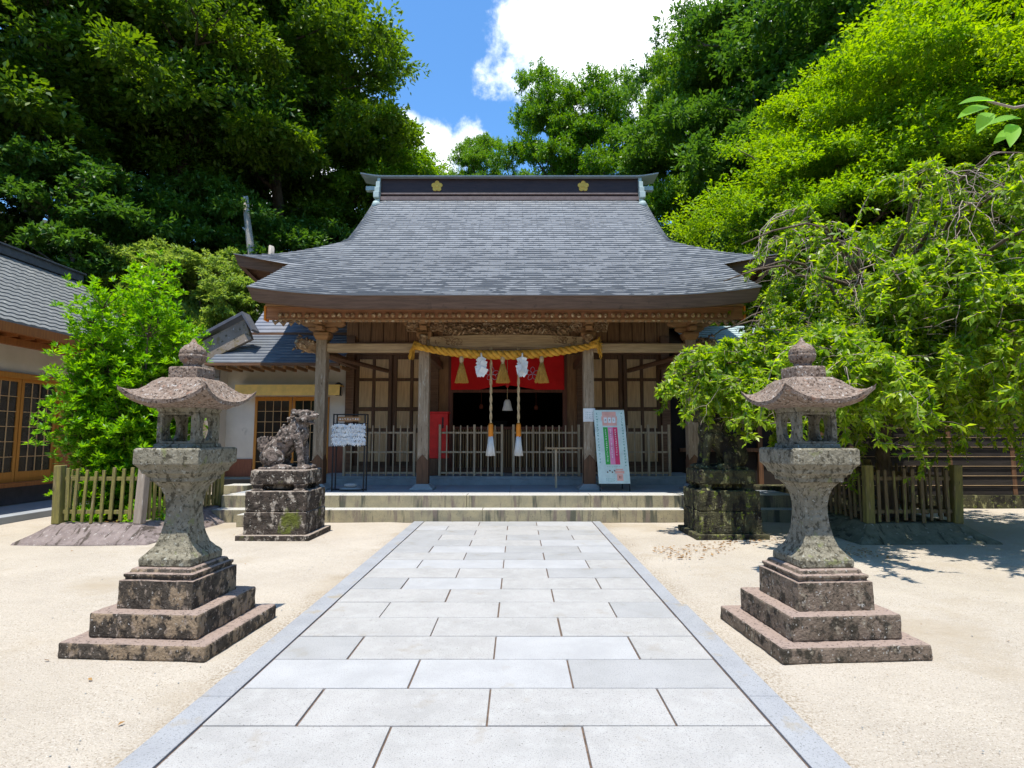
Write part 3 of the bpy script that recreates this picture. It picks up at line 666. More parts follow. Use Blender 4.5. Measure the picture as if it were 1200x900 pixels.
for k in range(26): 
    a = -1.3 + 2.6 * k / 25; m.tube([(a, 12.3, 3.88 + .1 * math.sin(a * 7)), (a + .08, 12.22, 3.95 + .06 * math.cos(a * 9)), (a + .16, 12.3, 3.9 + .1 * math.sin(a * 5))], [.012, .035, .012], 7)
hb(m, 'carved_panel', M['carve'], H)
m = MB()
for x in (PX[1], PX[2]):
    curls(m, x - .42, x - .14, 3.93, 4.14, 12.33, 14, rg, .02, .05); curls(m, x + .14, x + .42, 3.93, 4.14, 12.33, 14, rg, .02, .05)
    m.lathe([(.03, -.16), (.075, -.12), (.085, -.05), (.06, 0), (.08, .05), (.1, .13)], (x, 12.20, 3.70), 12); curls(m, x - .07, x + .07, 3.55, 3.8, 12.14, 10, rg, .014, .03)
[hb(q_, 'corbel_carving', M['carve'], H) for q_ in by_key(m, SX)]
for sx in (-1, 1):     # carved beast-head nosings at the outer posts
    m = MB(); x = sx * 4.20
    m.tube([(x, 12.4, 3.58), (x + sx * .16, 12.38, 3.60), (x + sx * .34, 12.36, 3.66), (x + sx * .46, 12.34, 3.72)], [.13, .15, .13, .06], 10)
    for k in range(34):
        t = rg.random(); a = rg.uniform(0, 6.28); cx_, cy_, cz_ = x + sx * .46 * t, 12.38 + .13 * math.cos(a), 3.59 + .11 * t + .14 * math.sin(a)
        m.tube([(cx_, cy_, cz_), (cx_ + rg.uniform(-.05, .05), cy_ - .03, cz_ + rg.uniform(-.05, .05)), (cx_ + rg.uniform(-.06, .06), cy_, cz_ + rg.uniform(-.06, .06))], [.012, .034, .012], 6)
    hb(m, 'nosing_carving', M['carve'], H)
m = MB()
for x in PX: m.bb(x - .07, x + .07, 12.52, 15.0, 3.40, 3.58)
for sx in (-1, 1):
    a = Vector((sx * 4.0, 12.52, 3.42)); b = Vector((sx * 3.2, 14.9, 3.35)); m.tube([a, b], .06, 6, False)
[hb(q_, 'cross_beam', M['wood_dkx'], H, .01) for q_ in by_key(m, lambda c: min(range(4), key=lambda i: abs(PX[i] - c[0])))]
# wall of the hall, Y = 15
W0, W1 = -4.25, 4.25
m = MB()
m.bb(W0, -1.9, 15.06, 15.12, .66, 5.2); m.bb(1.9, W1, 15.06, 15.12, .66, 5.2); m.bb(-1.9, 1.9, 15.06, 15.12, 3.82, 5.2); m.bb(-1.6, 1.6, 15.06, 15.12, .66, 1.80)
for sx in (-1, 1): m.bb(min(sx * 4.25, sx * 4.19), max(sx * 4.25, sx * 4.19), 15.12, 21.5, .66, 5.6)
m.bb(-4.25, 4.25, 21.5, 21.56, .66, 5.6)
hb(m, 'wall', M['wood_dk'], H)
m = MB(); 
for a, b in ((-1.9, -1.3), (-.2, 0), (1.3, 1.9)): pass
for i in range(26):
    x = -4.2 + 8.4 * i / 25; m.bb(x - .155, x + .155, 15.03, 15.058, 4.14, 5.1)
hb(m, 'upper_wall_boards', M['wood_mdz'], H, .004)
m = MB()
for x in (-4.2, -1.95, 1.95, 4.2): m.bb(x - .11, x + .11, 14.9, 15.15, .66, 4.3)
for a, b in ((-4.1, -2.06), (2.06, 4.1)):
    m.bb(a, b, 14.95, 15.06, 3.80, 3.92); m.bb(a, b, 14.95, 15.06, 4.05, 4.14); m.bb(a, b, 14.96, 15.06, .66, .84)
m.bb(-1.84, 1.84, 14.95, 15.06, 3.80, 3.92); m.bb(-1.84, 1.84, 14.96, 15.06, .66, .8)
hb(m, 'wall_frame', M['wood_dkx'], H, .006)
def door(x0, x1, z0=.84, z1=3.80):
    d = MB(); d.bb(x0, x0 + .09, 15.0, 15.05, z0, z1); d.bb(x1 - .09, x1, 15.0, 15.05, z0, z1); xm = (x0 + x1) / 2
    for za, zb in ((z0, z0 + .1), (1.72, 1.82), (2.30, 2.38), (3.10, 3.16), (z1 - .11, z1)): d.bb(x0 + .09, x1 - .09, 15.003, 15.047, za, zb)
    d.bb(xm - .035, xm + .035, 15.002, 15.045, z0 + .1, z1 - .11)
    o = hb(d, 'door', M['wood_dk'], H, .004)
    q = MB()
    for a, b in ((x0 + .09, xm - .035), (xm + .035, x1 - .09)):
        for za, zb in ((z0 + .1, 1.72), (1.82, 2.30), (2.38, 3.10), (3.16, z1 - .11)): q.bb(a + .012, b - .012, 15.025, 15.04, za + .012, zb - .012)
    hb(q, 'door_panel', M['wood_pane'], o)
for a, b in ((-4.08, -3.10), (-3.06, -2.08), (2.08, 3.06), (3.10, 4.08)): door(a, b)
m = MB()
for sx in (-1, 1):
    for k in range(2): m.bb(sx * 1.71 - .13 + .131 * k, sx * 1.71 - .001 + .131 * k, 14.99, 15.055, .8, 3.8)
[hb(q_, 'plank_wall', M['wood_mdz'], H) for q_ in by_key(m, SX)]
m = MB()
for x in (-1.52, 1.52): m.bb(x - .06, x + .06, 14.94, 15.05, .8, 3.8)
m.bb(-1.46, 1.46, 14.95, 15.05, 2.78, 2.86); m.bb(-1.46, 1.46, 14.93, 15.05, 1.80, 1.87)
hb(m, 'opening_frame', wood('opening_frame', (.20, .075, .045), (.13, .05, .03), 'z'), H, .005)
m = MB()
for i in range(44):
    x = -1.44 + 2.88 * i / 43; m.bb(x - .011, x + .011, 14.97, 15.0, .8, 1.80)
hb(m, 'lattice_panel', wood('lattice_wood', (.40, .24, .10), (.30, .18, .07), 'z'), H)
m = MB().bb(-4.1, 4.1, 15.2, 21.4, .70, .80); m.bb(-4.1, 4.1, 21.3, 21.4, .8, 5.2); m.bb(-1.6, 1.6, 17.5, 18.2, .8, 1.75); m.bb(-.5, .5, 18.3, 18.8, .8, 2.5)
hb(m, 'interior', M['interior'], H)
for x, z in ((-.75, 2.45), (.78, 2.42)):
    m = MB().lathe([(.0, -.08), (.05, -.06), (.06, 0), (.04, .05), (.0, .07)], (x, 15.7, z), 10); m.tube([(x, 15.7, z + .06), (x, 15.7, 3.7)], .006, 5)
    hb(m, 'hanging_ornament', flat('dull_red', (.25, .06, .03)), H)
m = MB().bb(-.42, -.05, 15.5, 15.9, 1.5, 2.0); m.bb(-.45, -.02, 15.47, 15.93, 2.0, 2.04); hb(m, 'offering_stand', M['interior'], H, .01)

# things hung in the porch
def cloth_curtain():
    m = MB(); nx, nz = 60, 14; vs = []
    for j in range(nz + 1):
        for i in range(nx + 1):
            u = -1.5 + 3.0 * i / nx; zb = 2.84 + .13 * max(0, 1 - (abs(u) / .75)) ** .8; t = j / nz; z = 3.83 - (3.83 - zb) * t
            vs.append((u, .022 * math.sin(u * 14 + .8 * math.sin(u * 3)) * (.3 + t) + .03 * math.sin(u * 3.3 + 1) * t, z))
    n = nx + 1; m.add(vs, [(j * n + i, j * n + i + 1, (j + 1) * n + i + 1, (j + 1) * n + i) for j in range(nz) for i in range(nx)], True); return m
cu = empty('shrine_curtain', (CX, 14.84, 0), label='red cloth curtain hanging across the dark opening of the hall', cat='curtain')
o = cloth_curtain().build('cloth', M['red_cloth'], cu); sm_ = o.modifiers.new('thickness', 'SOLIDIFY'); sm_.thickness = .004
for x in (-.42, .66):      # petal crests printed on the cloth
    m = MB()
    for k in range(5):
        a = R(90 + 72 * k); pts = []
        for t in range(13):
            b = t / 12 * 6.283; px_, pz_ = .10 + .085 * math.cos(b), .055 * math.sin(b); pts.append((x + px_ * math.cos(a) - pz_ * math.sin(a), -.045, 3.26 + px_ * math.sin(a) + pz_ * math.cos(a)))
        m.tube(pts, .007, 5)
    m.build('crest', M['crest'], cu)
MB().tube([(-1.55, -.0, 3.84), (1.55, 0, 3.84)], .02, 8).build('curtain_rod', M['wood_dk'], cu)

ro = empty('sacred_rope', (CX, 12.12, 0), label='thick golden twisted straw rope slung between the two middle posts', cat='rope')
def rope_y(t):  # t in [-1,1] -> centre line
    x = 1.93 * t; z = 3.37 + .20 * t * t + .015 * t; return Vector((x, 0.02 - .03 * (1 - t * t), z))
m = MB()
for s in range(3):
    pts = []; rad = []
    for i in range(241):
        t = -1 + 2 * i / 240; c = rope_y(t); tp = 1 - .35 * abs(t) ** 3; a = s * 2.094 + t * 30; pts.append(c + Vector((0, .056 * tp * math.cos(a), .056 * tp * math.sin(a)))); rad.append(.05 * tp)
    m.tube(pts, rad, 8)
m.build('rope_strands', M['straw'], ro)
m = MB()
for sx, tl in ((-1, 1), (1, 1)):
    c = rope_y(sx)
    for k in range(70):
        a = rg.uniform(0, 6.28); s_ = rg.uniform(.01, .08); p0 = c + Vector((-sx * .12, math.cos(a) * .05, math.sin(a) * .05)); p1 = c + Vector((sx * .06, math.cos(a) * s_ * 1.3, math.sin(a) * s_ * 1.3 + .03)); e = rg.uniform(.1, .3)
        p2 = c + Vector((sx * rg.uniform(.08, .18), math.cos(a) * s_ * 1.6, -e if sx < 0 or rg.random() < .35 else rg.uniform(-.12, .2)))
        m.tube([p0, p1, p2], [.012, .012, .006], 5)
    m.lathe([(.06, -.06), (.085, 0), (.06, .06)], (c.x, c.y, c.z), 12)
[q_.build('frayed_end', M['straw'], ro) for q_ in by_key(m, SX)]
m = MB().tube([(-1.8, .06, 3.58), (-.9, .05, 3.50), (0, .05, 3.485), (.9, .05, 3.50), (1.8, .06, 3.60)], .012, 6); m.build('support_pole', M['wood_grey'], ro)
for i, (x, lab) in enumerate(((-.95, 'straw tassel hanging nearest the left end of the golden rope'), (-.06, 'straw tassel hanging in the middle of the golden rope'), (.78, 'straw tassel hanging nearest the right end of the golden rope'))):
    t = empty('straw_tassel', (CX + x, 12.06, 3.30), label=lab, cat='tassel', group='straw tassels on the rope'); m = MB()
    for k in range(150):
        a = rg.uniform(0, 6.28); r_ = rg.random() ** .5; m.tube([(.03 * r_ * math.cos(a), .03 * r_ * math.sin(a), -.10), (.075 * r_ * math.cos(a), .06 * r_ * math.sin(a), -.26), (.155 * r_ * math.cos(a), .11 * r_ * math.sin(a), -.53 + rg.uniform(-.02, .02))], [.008, .009, .008], 4)
    m.build('strands', M['straw_z'], t)
    m = MB().lathe([(.02, .04), (.045, .01), (.05, -.04), (.035, -.10), (.04, -.12), (.036, -.14)], (0, 0, 0), 12); m.tube([(0, 0, .14), (0, 0, 0)], .012, 6); m.build('binding', M['rope'], t)
for i, (x, lab) in enumerate(((-.52, 'white folded paper streamer on the rope left of the centre tassel'), (.36, 'white folded paper streamer on the rope right of the centre tassel'))):
    t = empty('paper_streamer', (CX + x, 12.02, 3.30), label=lab, cat='paper streamer', group='paper streamers on the rope')
    m = MB(); rs = random.Random(i + 4)
    for s_ in (0, 1, 2):
        ang = R(-25 + 25 * s_); z = .0; off = -.05 if s_ % 2 else .0
        for k in range(5):
            w_ = .11 + .02 * k if k < 4 else .10; sgn = 1 if (k + s_) % 2 else -1; h = .105
            M3 = Matrix.Rotation(ang + rs.uniform(-.3, .3), 3, 'Z') @ Matrix.Rotation(R(rs.uniform(-16, 16)) + sgn * .45, 3, 'Y') @ Matrix.Rotation(R(rs.uniform(-20, 20)), 3, 'X')
            m.box((sgn * .035 + (s_ - 1) * .02, -.02 * s_ + rs.uniform(-.01, .01), z - h / 2), (w_, .0015, h * 1.1), M3); z -= h * .72
    m.tube([(0, .0, .10), (0, 0, 0)], .02, 6); m.build('folded_paper', M['paper'], t)
for i, (x, lab) in enumerate(((-.32, 'left bell rope with orange collar and white tassel'), (.28, 'right bell rope with orange collar and white tassel'))):
    t = empty('bell_rope', (CX + x, 12.22, 0), label=lab, cat='rope', group='bell ropes at the entrance'); m = MB()
    for s_ in range(2):
        m.tube([(.014 * math.cos(s_ * 3.14 + k * .5), .014 * math.sin(s_ * 3.14 + k * .5), 3.55 - k * .03) for k in range(56)], .019, 6)
    m.build('cord', M['rope'], t)
    MB().lathe([(.045, 1.60), (.055, 1.62), (.052, 1.85), (.042, 1.89)], (0, 0, 0), 14).build('collar', M['orange'], t)
    m = MB()
    for k in range(110):
        a = rg.uniform(0, 6.28); r_ = .4 + .6 * rg.random(); m.tube([(.045 * r_ * math.cos(a), .045 * r_ * math.sin(a), 1.62), (.07 * r_ * math.cos(a), .07 * r_ * math.sin(a), 1.4), (.10 * r_ * math.cos(a), .10 * r_ * math.sin(a), 1.20 + rg.uniform(-.01, .01))], .009, 4)
    m.lathe([(.04, 1.62), (.055, 1.5), (.075, 1.3), (.085, 1.22), (.03, 1.21)], (0, 0, 0), 14); m.build('tassel', M['white'], t)
t = empty('hanging_bell', (CX + .0, 14.4, 0), label='small pale bell hanging before the dark opening', cat='bell')
MB().lathe([(.0, 2.56), (.05, 2.555), (.085, 2.50), (.10, 2.40), (.13, 2.30), (.135, 2.27), (.12, 2.27), (.02, 2.4)], (0, 0, 0), 18).build('bell_body', M['white'], t)
MB().tube([(0, 0, 2.55), (0, 0, 3.75)], .008, 6).build('cord', M['rope'], t)
MB().lathe([(.02, 2.86), (.05, 2.90), (.04, 2.98), (.01, 3.0)], (0, 0, 0), 10).build('red_knot', M['red_paint'], t)

# inner picket fences on the footing, Y = 13.8
def inner_fence(x0, x1, label, posts):
    t = empty('picket_fence', (CX + (x0 + x1) / 2, 13.8, .66), label=label, cat='fence', group='picket fences across the hall front'); c = (x0 + x1) / 2; n = max(2, round((x1 - x0) / .165))
    for z in (.05, .55, 1.02): MB().bb(x0 - c, x1 - c, -.017, .017, z, z + .045).build('rail', M['picket'], t, .004)
    for i in range(n + 1):
        x = x0 + (x1 - x0) * i / n - c; thick = (i in (0, n)) or i in posts
        hw = .028 if thick else .015
        MB().bb(x - hw, x + hw, -.045 if thick else -.04, -.012 if not thick else .03, -.0 if thick else .0, 1.22 if not thick else 1.24).build('post' if thick else 'picket', M['picket'], t, .003)
    return t
inner_fence(-3.95, -2.25, 'grey picket fence before the left pair of wooden doors', ())
inner_fence(-1.63, -.12, 'grey picket fence left of the gap below the bell', (5,))
inner_fence(.16, 1.75, 'grey picket fence right of the gap below the bell', ())
inner_fence(2.1, 3.95, 'grey picket fence before the right pair of wooden doors', (8,))

# red box behind the second post
t = empty('red_cabinet', (CX - 1.72, 14.0, .66), label='bright red cabinet standing behind the second porch post', cat='cabinet')
MB().bb(-.30, .27, -.17, .17, .42, 1.52).build('body', M['red_paint'], t, .01)
MB().bb(-.32, .29, -.19, .19, 1.523, 1.56).build('lid', M['red_paint'], t, .006)
MB().bb(-.27, .24, -.15, .15, .0, .418).build('stand', M['wood_dk'], t, .01)
MB().bb(.13, .17, -.18, -.168, 1.15, 1.42).build('slot', M['black'], t)

# small glyph-like strokes for illegible printing
def glyph(m, x, z, s, y, rs):
    k = rs.randint(3, 5)
    for _ in range(k):
        if rs.random() < .5: a, b = (rs.uniform(-.4, -.1), rs.uniform(-.4, .4)), (rs.uniform(.1, .4), 0)
        else: a, b = (rs.uniform(-.35, .35), rs.uniform(.1, .45)), (rs.uniform(-.2, .2), rs.uniform(-.45, -.1))
        if b[1] == 0: b = (b[0], a[1] + rs.uniform(-.08, .08))
        p, q = Vector((x + a[0] * s, 0, z + a[1] * s)), Vector((x + b[0] * s, 0, z + b[1] * s)); d = (q - p); 
        if d.length < 1e-4: continue
        nn = Vector((-d.z, 0, d.x)).normalized() * s * .06
        vs = [p + nn, q + nn, q - nn, p - nn]; m.add([(v.x, y, v.z) for v in vs], [(0, 1, 2, 3)])
# A-frame sign board
t = empty('standing_sign', (CX + 2.30, 11.92, Zf), R(0), label='pale green standing sign board with coloured vertical text strips', cat='sign')
HB, WB = 1.58, .66; th_ = R(10); Rm = Matrix.Rotation(-th_, 3, 'X'); tilt = Matrix.Rotation(R(0), 3, 'Z')
def lean(mb, shear=0): 
    out = []
    for v in mb.v: q = Rm @ Vector(v); out.append((q.x - .06 * (q.z / 1.6) + 0, q.y, q.z)); 
    mb.v = out; return mb
m = MB().bb(-WB / 2, WB / 2, -.012, .012, .16, .16 + HB); lean(m).build('board', M['board'], t, .003)
m = MB()
for x in (-WB / 2 + .02, WB / 2 - .02): m.bb(x - .012, x + .012, .013, .035, .0, .16 + HB)
[q_.build('front_leg', M['black'], t) for q_ in by_key(lean(m), SX)]
m = MB()
for x in (-.36, .26): m.tube([(x - .02, .30, 1.5), (x, .62, 0)], .012, 6)
m.tube([(-.38, .5, .5), (.25, .5, .5)], .008, 5); m.build('rear_leg', M['black'], t)
def strip_(x0, x1, z0, z1, mat, name, y=-.0145): m = MB().bb(x0, x1, y, -.0122, z0, z1); return lean(m).build(name, mat, t)
strip_(-.155, -.055, .56, 1.36, M['g_green'], 'green_strip'); strip_(-.052, .048, .56, 1.36, M['g_pink'], 'pink_strip'); strip_(.051, .151, .56, 1.36, M['g_mag'], 'crimson_strip')
m = MB().bb(-.16, .15, -.014, -.0122, 1.395, 1.50); m.bb(-.175, .165, -.0145, -.0122, 1.505, 1.60); m.bb(-.155, .145, -.014, -.0122, 1.605, 1.70); m.bb(.06, .19, -.014, -.0122, .22, .36); m.bb(.03, .22, -.014, -.0122, .37, .43); m.bb(.05, .20, -.014, -.0122, .44, .47)
[q_.build('peach_print', M['g_peach'], t) for q_ in by_key(lean(m), lambda c: c[2] > .8)]
rs = random.Random(8); m = MB()
for x, z0, n_ in ((-.105, 1.30, 15), (-.002, 1.30, 13), (.101, 1.30, 12)):
    for k in range(n_): glyph(m, x, z0 - k * .048, .045, -.0155, rs)
for k in range(3): m.bb(-.125 + k * .09, -.055 + k * .09, -.0156, -.0144, 1.455, 1.575)
lean(m).build('white_print', M['paper'], t)
m = MB()
for x, n_ in ((-.27, 18), (.265, 19)):
    for k in range(n_): glyph(m, x, 1.66 - k * .062, .055, -.0130, rs)
for k in range(9): glyph(m, -.12 + k * .035, .515, .028, -.0130, rs)
for j in range(2):
    for k in range(7): glyph(m, -.16 + k * .032, .26 - j * .045, .028, -.0130, rs)
[q_.build('green_print', M['g_teal'], t) for q_ in by_key(lean(m), lambda c: 3 if c[2] < .58 and abs(c[0] + .03) < .2 else (c[0] > 0))]
m = MB()
for k in range(3):
    glyph(m, -.09 + k * .09, 1.515, .05, -.0165, rs)
for k in range(4): m.lathe([(.0, -.02), (.018, 0), (0, .02)], (-.13 + .05 * k, -.016, .40 + .03 * (k % 2)), 8)
glyph(m, .125, .30, .08, -.0152, rs)
lean(m).build('dark_print', M['wood_dk'], t)

# fortune-paper rack
t = empty('fortune_rack', (CX - 3.29, 12.02, Zf), label='black metal rack tied full of white fortune paper strips', cat='rack')
m = MB()
for x in (-.33, .33):
    for y in (-.11, .11): m.bb(x - .012, x + .012, y - .012, y + .012, 0, 1.62)
for x in (-.33, .33):
    for z in (.03, 1.61): m.bb(x - .01, x + .01, -.098, .098, z - .01, z + .01)
for y in (-.11, .11):
    for z in (.03, 1.61, 1.42, .95): m.bb(-.318, .318, y - .009, y + .009, z - .009, z + .009)
m.build('frame', M['black'], t)
m = MB()
for k in range(6): m.tube([(-.33, -.11, 1.37 - k * .085), (.33, -.11, 1.37 - k * .085)], .004, 4)
m.build('wire', M['metal'], t)
m = MB()
for k in range(5):
    for i in range(64):
        x = -.33 + .66 * i / 63 + rs.uniform(-.012, .012); z = 1.375 - k * .088 + rs.uniform(-.028, .024); y = -.125 + rs.uniform(-.02, .01)
        m.box((x, y, z), (.02, .018, .03), Matrix.Rotation(rs.uniform(-.6, .6), 3, 'Y'))
        for s_ in (-1, 1): m.box((x + s_ * .017, y - .008, z - .028 * rs.uniform(.4, 1.2)), (.013, .003, rs.uniform(.04, .085)), Matrix.Rotation(s_ * rs.uniform(-.9, .4), 3, 'Y') @ Matrix.Rotation(rs.uniform(-.5, .5), 3, 'X'))
m.build('paper_strips', M['paper'], t)
sb = MB().bb(-.24, .24, -.135, -.123, 1.46, 1.56).build('sign_plate', M['wood_md'], t, .002)
m = MB()
for k in range(8): glyph(m, -.19 + .054 * k, 1.51, .05, -.1365, rs)
m.build('plate_writing', M['paper'], sb)
for z, lab, s_ in ((.03, 'flat pale stone lying at the foot of the fortune rack', 1), (.115, 'smaller flat stone lying on top of the flat stone in the fortune rack', .62)):
    MB().lathe([(.20 * s_, 0), (.24 * s_, .02), (.22 * s_, .06), (.1 * s_, .07)], (0, 0, 0), 14).build('flat_stone', M['plinth_stone'], None, loc=(CX - 3.27, 12.05, Zf + z - .028), label=lab, cat='stone').scale = (1, .45, 1)

# notice on the third post
t = empty('paper_notice', (CX + 1.82, 12.275, 0), label='small white notice fixed to the third porch post', cat='notice')
MB().bb(-.13, .13, -.012, 0, 1.93, 2.22).build('sheet', M['paper'], t, .002)
m = MB()
for j in range(4):
    for k in range(5): glyph(m, -.07 + .035 * k, 2.13 - .04 * j, .028, -.0128, rs)
m.build('writing', M['g_teal'], t)
# plain rail stand by the third post
t = empty('wooden_stand', (CX + 1.3, 12.75, Zf), label='narrow wooden rail stand beside the third porch post', cat='stand')
MB().bb(-.42, .50, -.05, .05, .86, .90).build('top_rail', M['wood_grey'], t, .005)
for x in (-.18, .44): MB().bb(x - .025, x + .025, -.025, .025, 0, .858).build('leg', M['picket'], t, .004)

# ------------------------------------------------------------------ stone lanterns
def holed_panel(m, w_, h, th, hw, hh, ellipse, c, rotz=0, n=40):
    """upright slab w_ x h with a window in it"""
    out = []; inn = []
    for k in range(n):
        a = 2 * math.pi * k / n + .0001; ca, sa = math.cos(a), math.sin(a)
        s = 1 / max(abs(ca) / (w_ / 2), abs(sa) / (h / 2)); out.append((ca * s, sa * s))
        if ellipse: inn.append((hw * ca, hh * sa))
        else: s = 1 / max(abs(ca) / hw, abs(sa) / hh); inn.append((ca * s, sa * s))
    R3 = Matrix.Rotation(rotz, 3, 'Z'); vs = []
    for y in (-th / 2, th / 2):
        for ring in (out, inn):
            for x, z in ring: v = R3 @ Vector((x, y, z)); vs.append((v.x + c[0], v.y + c[1], v.z + c[2]))
    fs = []
    for i in range(n):
        j = (i + 1) % n; fs += [(i, j, n + j, n + i), (2 * n + i, 3 * n + i, 3 * n + j, 2 * n + j), (n + i, n + j, 3 * n + j, 3 * n + i), (i, 2 * n + i, 2 * n + j, j)]
    m.add(vs, fs)
txs = bpy.data.textures.new('stone_wear', 'CLOUDS'); txs.noise_scale = .09; txs.noise_depth = 3
def worn(o, lev=4, st=.016):
    s_ = o.modifiers.new('grid', 'SUBSURF'); s_.subdivision_type = 'SIMPLE'; s_.levels = s_.render_levels = lev
    d_ = o.modifiers.new('wear', 'DISPLACE'); d_.texture = txs; d_.strength = st; d_.texture_coords = 'GLOBAL'; return o
def stone_lantern(loc, rz, label, base_mat, ksz=1.0):
    t = empty('stone_lantern', loc, rz, label=label, cat='stone lantern', group='stone lanterns beside the path'); t.scale = (.90, .90, 1)
    worn(MB().sqloft([(1.24, 0), (1.235, .115)], sub=6, depth=.93).build('base_tier', base_mat, t, .016), 3)
    worn(MB().sqloft([(.94, .113), (.935, .295)], sub=5, depth=.97).build('base_tier', base_mat, t, .016), 3)
    b = worn(MB().sqloft([(.665, .293), (.66, .50), (.655, .505)], sub=4).build('base_block', base_mat, t, .01), 3, .012)
    MB().sqloft([(.60, .504), (.60, .525), (.62, .53), (.62, .55), (.56, .555), (.54, .58), (.50, .588)]).build('molding', base_mat, b, .006)
    s = M['stone_shaft']
    MB().sqloft([(.46, .586), (.475, .60), (.475, .645), (.45, .662), (.39, .69), (.32, .735), (.27, .80), (.235, .88), (.215, .98), (.218, 1.06), (.24, 1.13), (.29, 1.195), (.37, 1.242)], sub=3).build('shaft', s, t, .008)
    worn([c_ for c_ in kids(t) if c_.name.startswith('shaft')][0], 2, .012)
    MB().sqloft([(.41, 1.243), (.415, 1.28), (.44, 1.283), (.46, 1.305), (.50, 1.31), (.52, 1.34), (.565, 1.37), (.60, 1.385), (.60, 1.50), (.57, 1.512)]).build('table_slab', s, t, .007)
    m = MB(); m.sqloft([(.40, 1.511), (.385, 1.545)]); m.sqloft([(.36, 1.80), (.40, 1.845)])
    c = 1.6725; hh = .255
    holed_panel(m, .365, hh, .05, .135, .108, False, (0, -.157, c)); 
    holed_panel(m, .365, hh, .05, .135, .108, False, (0, .157, c)); m.bb(-.022, .022, .135, .178, c - .107, c + .107)
    for sx in (-1, 1): holed_panel(m, .263, hh, .05, .075, .10, True, (sx * .157, 0, c), R(90))
    m.build('light_chamber', s, t, .005)
    m = MB(); n = 14; rs_ = []
    def ring(h, z, lift):
        out = []
        for (x0, y0), (x1, y1) in (((-1, -1), (1, -1)), ((1, -1), (1, 1)), ((1, 1), (-1, 1)), ((-1, 1), (-1, -1))):
            for k in range(n):
                u = k / n; cc = abs(2 * u - 1) ** 2.6; out.append(((x0 + (x1 - x0) * u) * h * (1 + .04 * cc * (lift > 0)), (y0 + (y1 - y0) * u) * h * (1 + .04 * cc * (lift > 0)), z + lift * cc))
        return out
    rs_ = [ring(.15, 1.842, 0), ring(.22, 1.835, .0), ring(.34, 1.85, .07), ring(.385, 1.862, .11), ring(.392, 1.892, .12)]
    for k in range(1, 12):
        t_ = k / 12; h = .392 - (.392 - .195) * t_; z = 1.892 + .183 * (t_ ** 1.5); rs_.append(ring(h, z, .12 * (1 - t_) ** 2.2))
    rs_ += [ring(.188, 2.075, 0), ring(.17, 2.085, 0)]
    m.rings(rs_); worn(m.build('cap', M['stone_cap'], t, 0), 1, .014)
    fb = MB().sqloft([(.27, 2.083), (.275, 2.09), (.275, 2.165), (.26, 2.18)]).build('finial_base', M['stone_cap'], t, .01)
    MB().lathe([(.085, 2.178), (.075, 2.20), (.08, 2.215), (.105, 2.235), (.118, 2.27), (.118, 2.285), (.112, 2.29), (.118, 2.296), (.108, 2.33), (.075, 2.365), (.035, 2.385), (.02, 2.41), (.008, 2.43)], n=24).build('finial', M['stone_cap'], fb)
    return t
stone_lantern((-2.74, 4.72, 0), R(-4), 'stone lantern on the left of the path, in front of the green bush', M['stone_base'])
stone_lantern((2.39, 4.68, 0), R(4), 'stone lantern on the right of the path, under the weeping tree', M['stone_pink'])

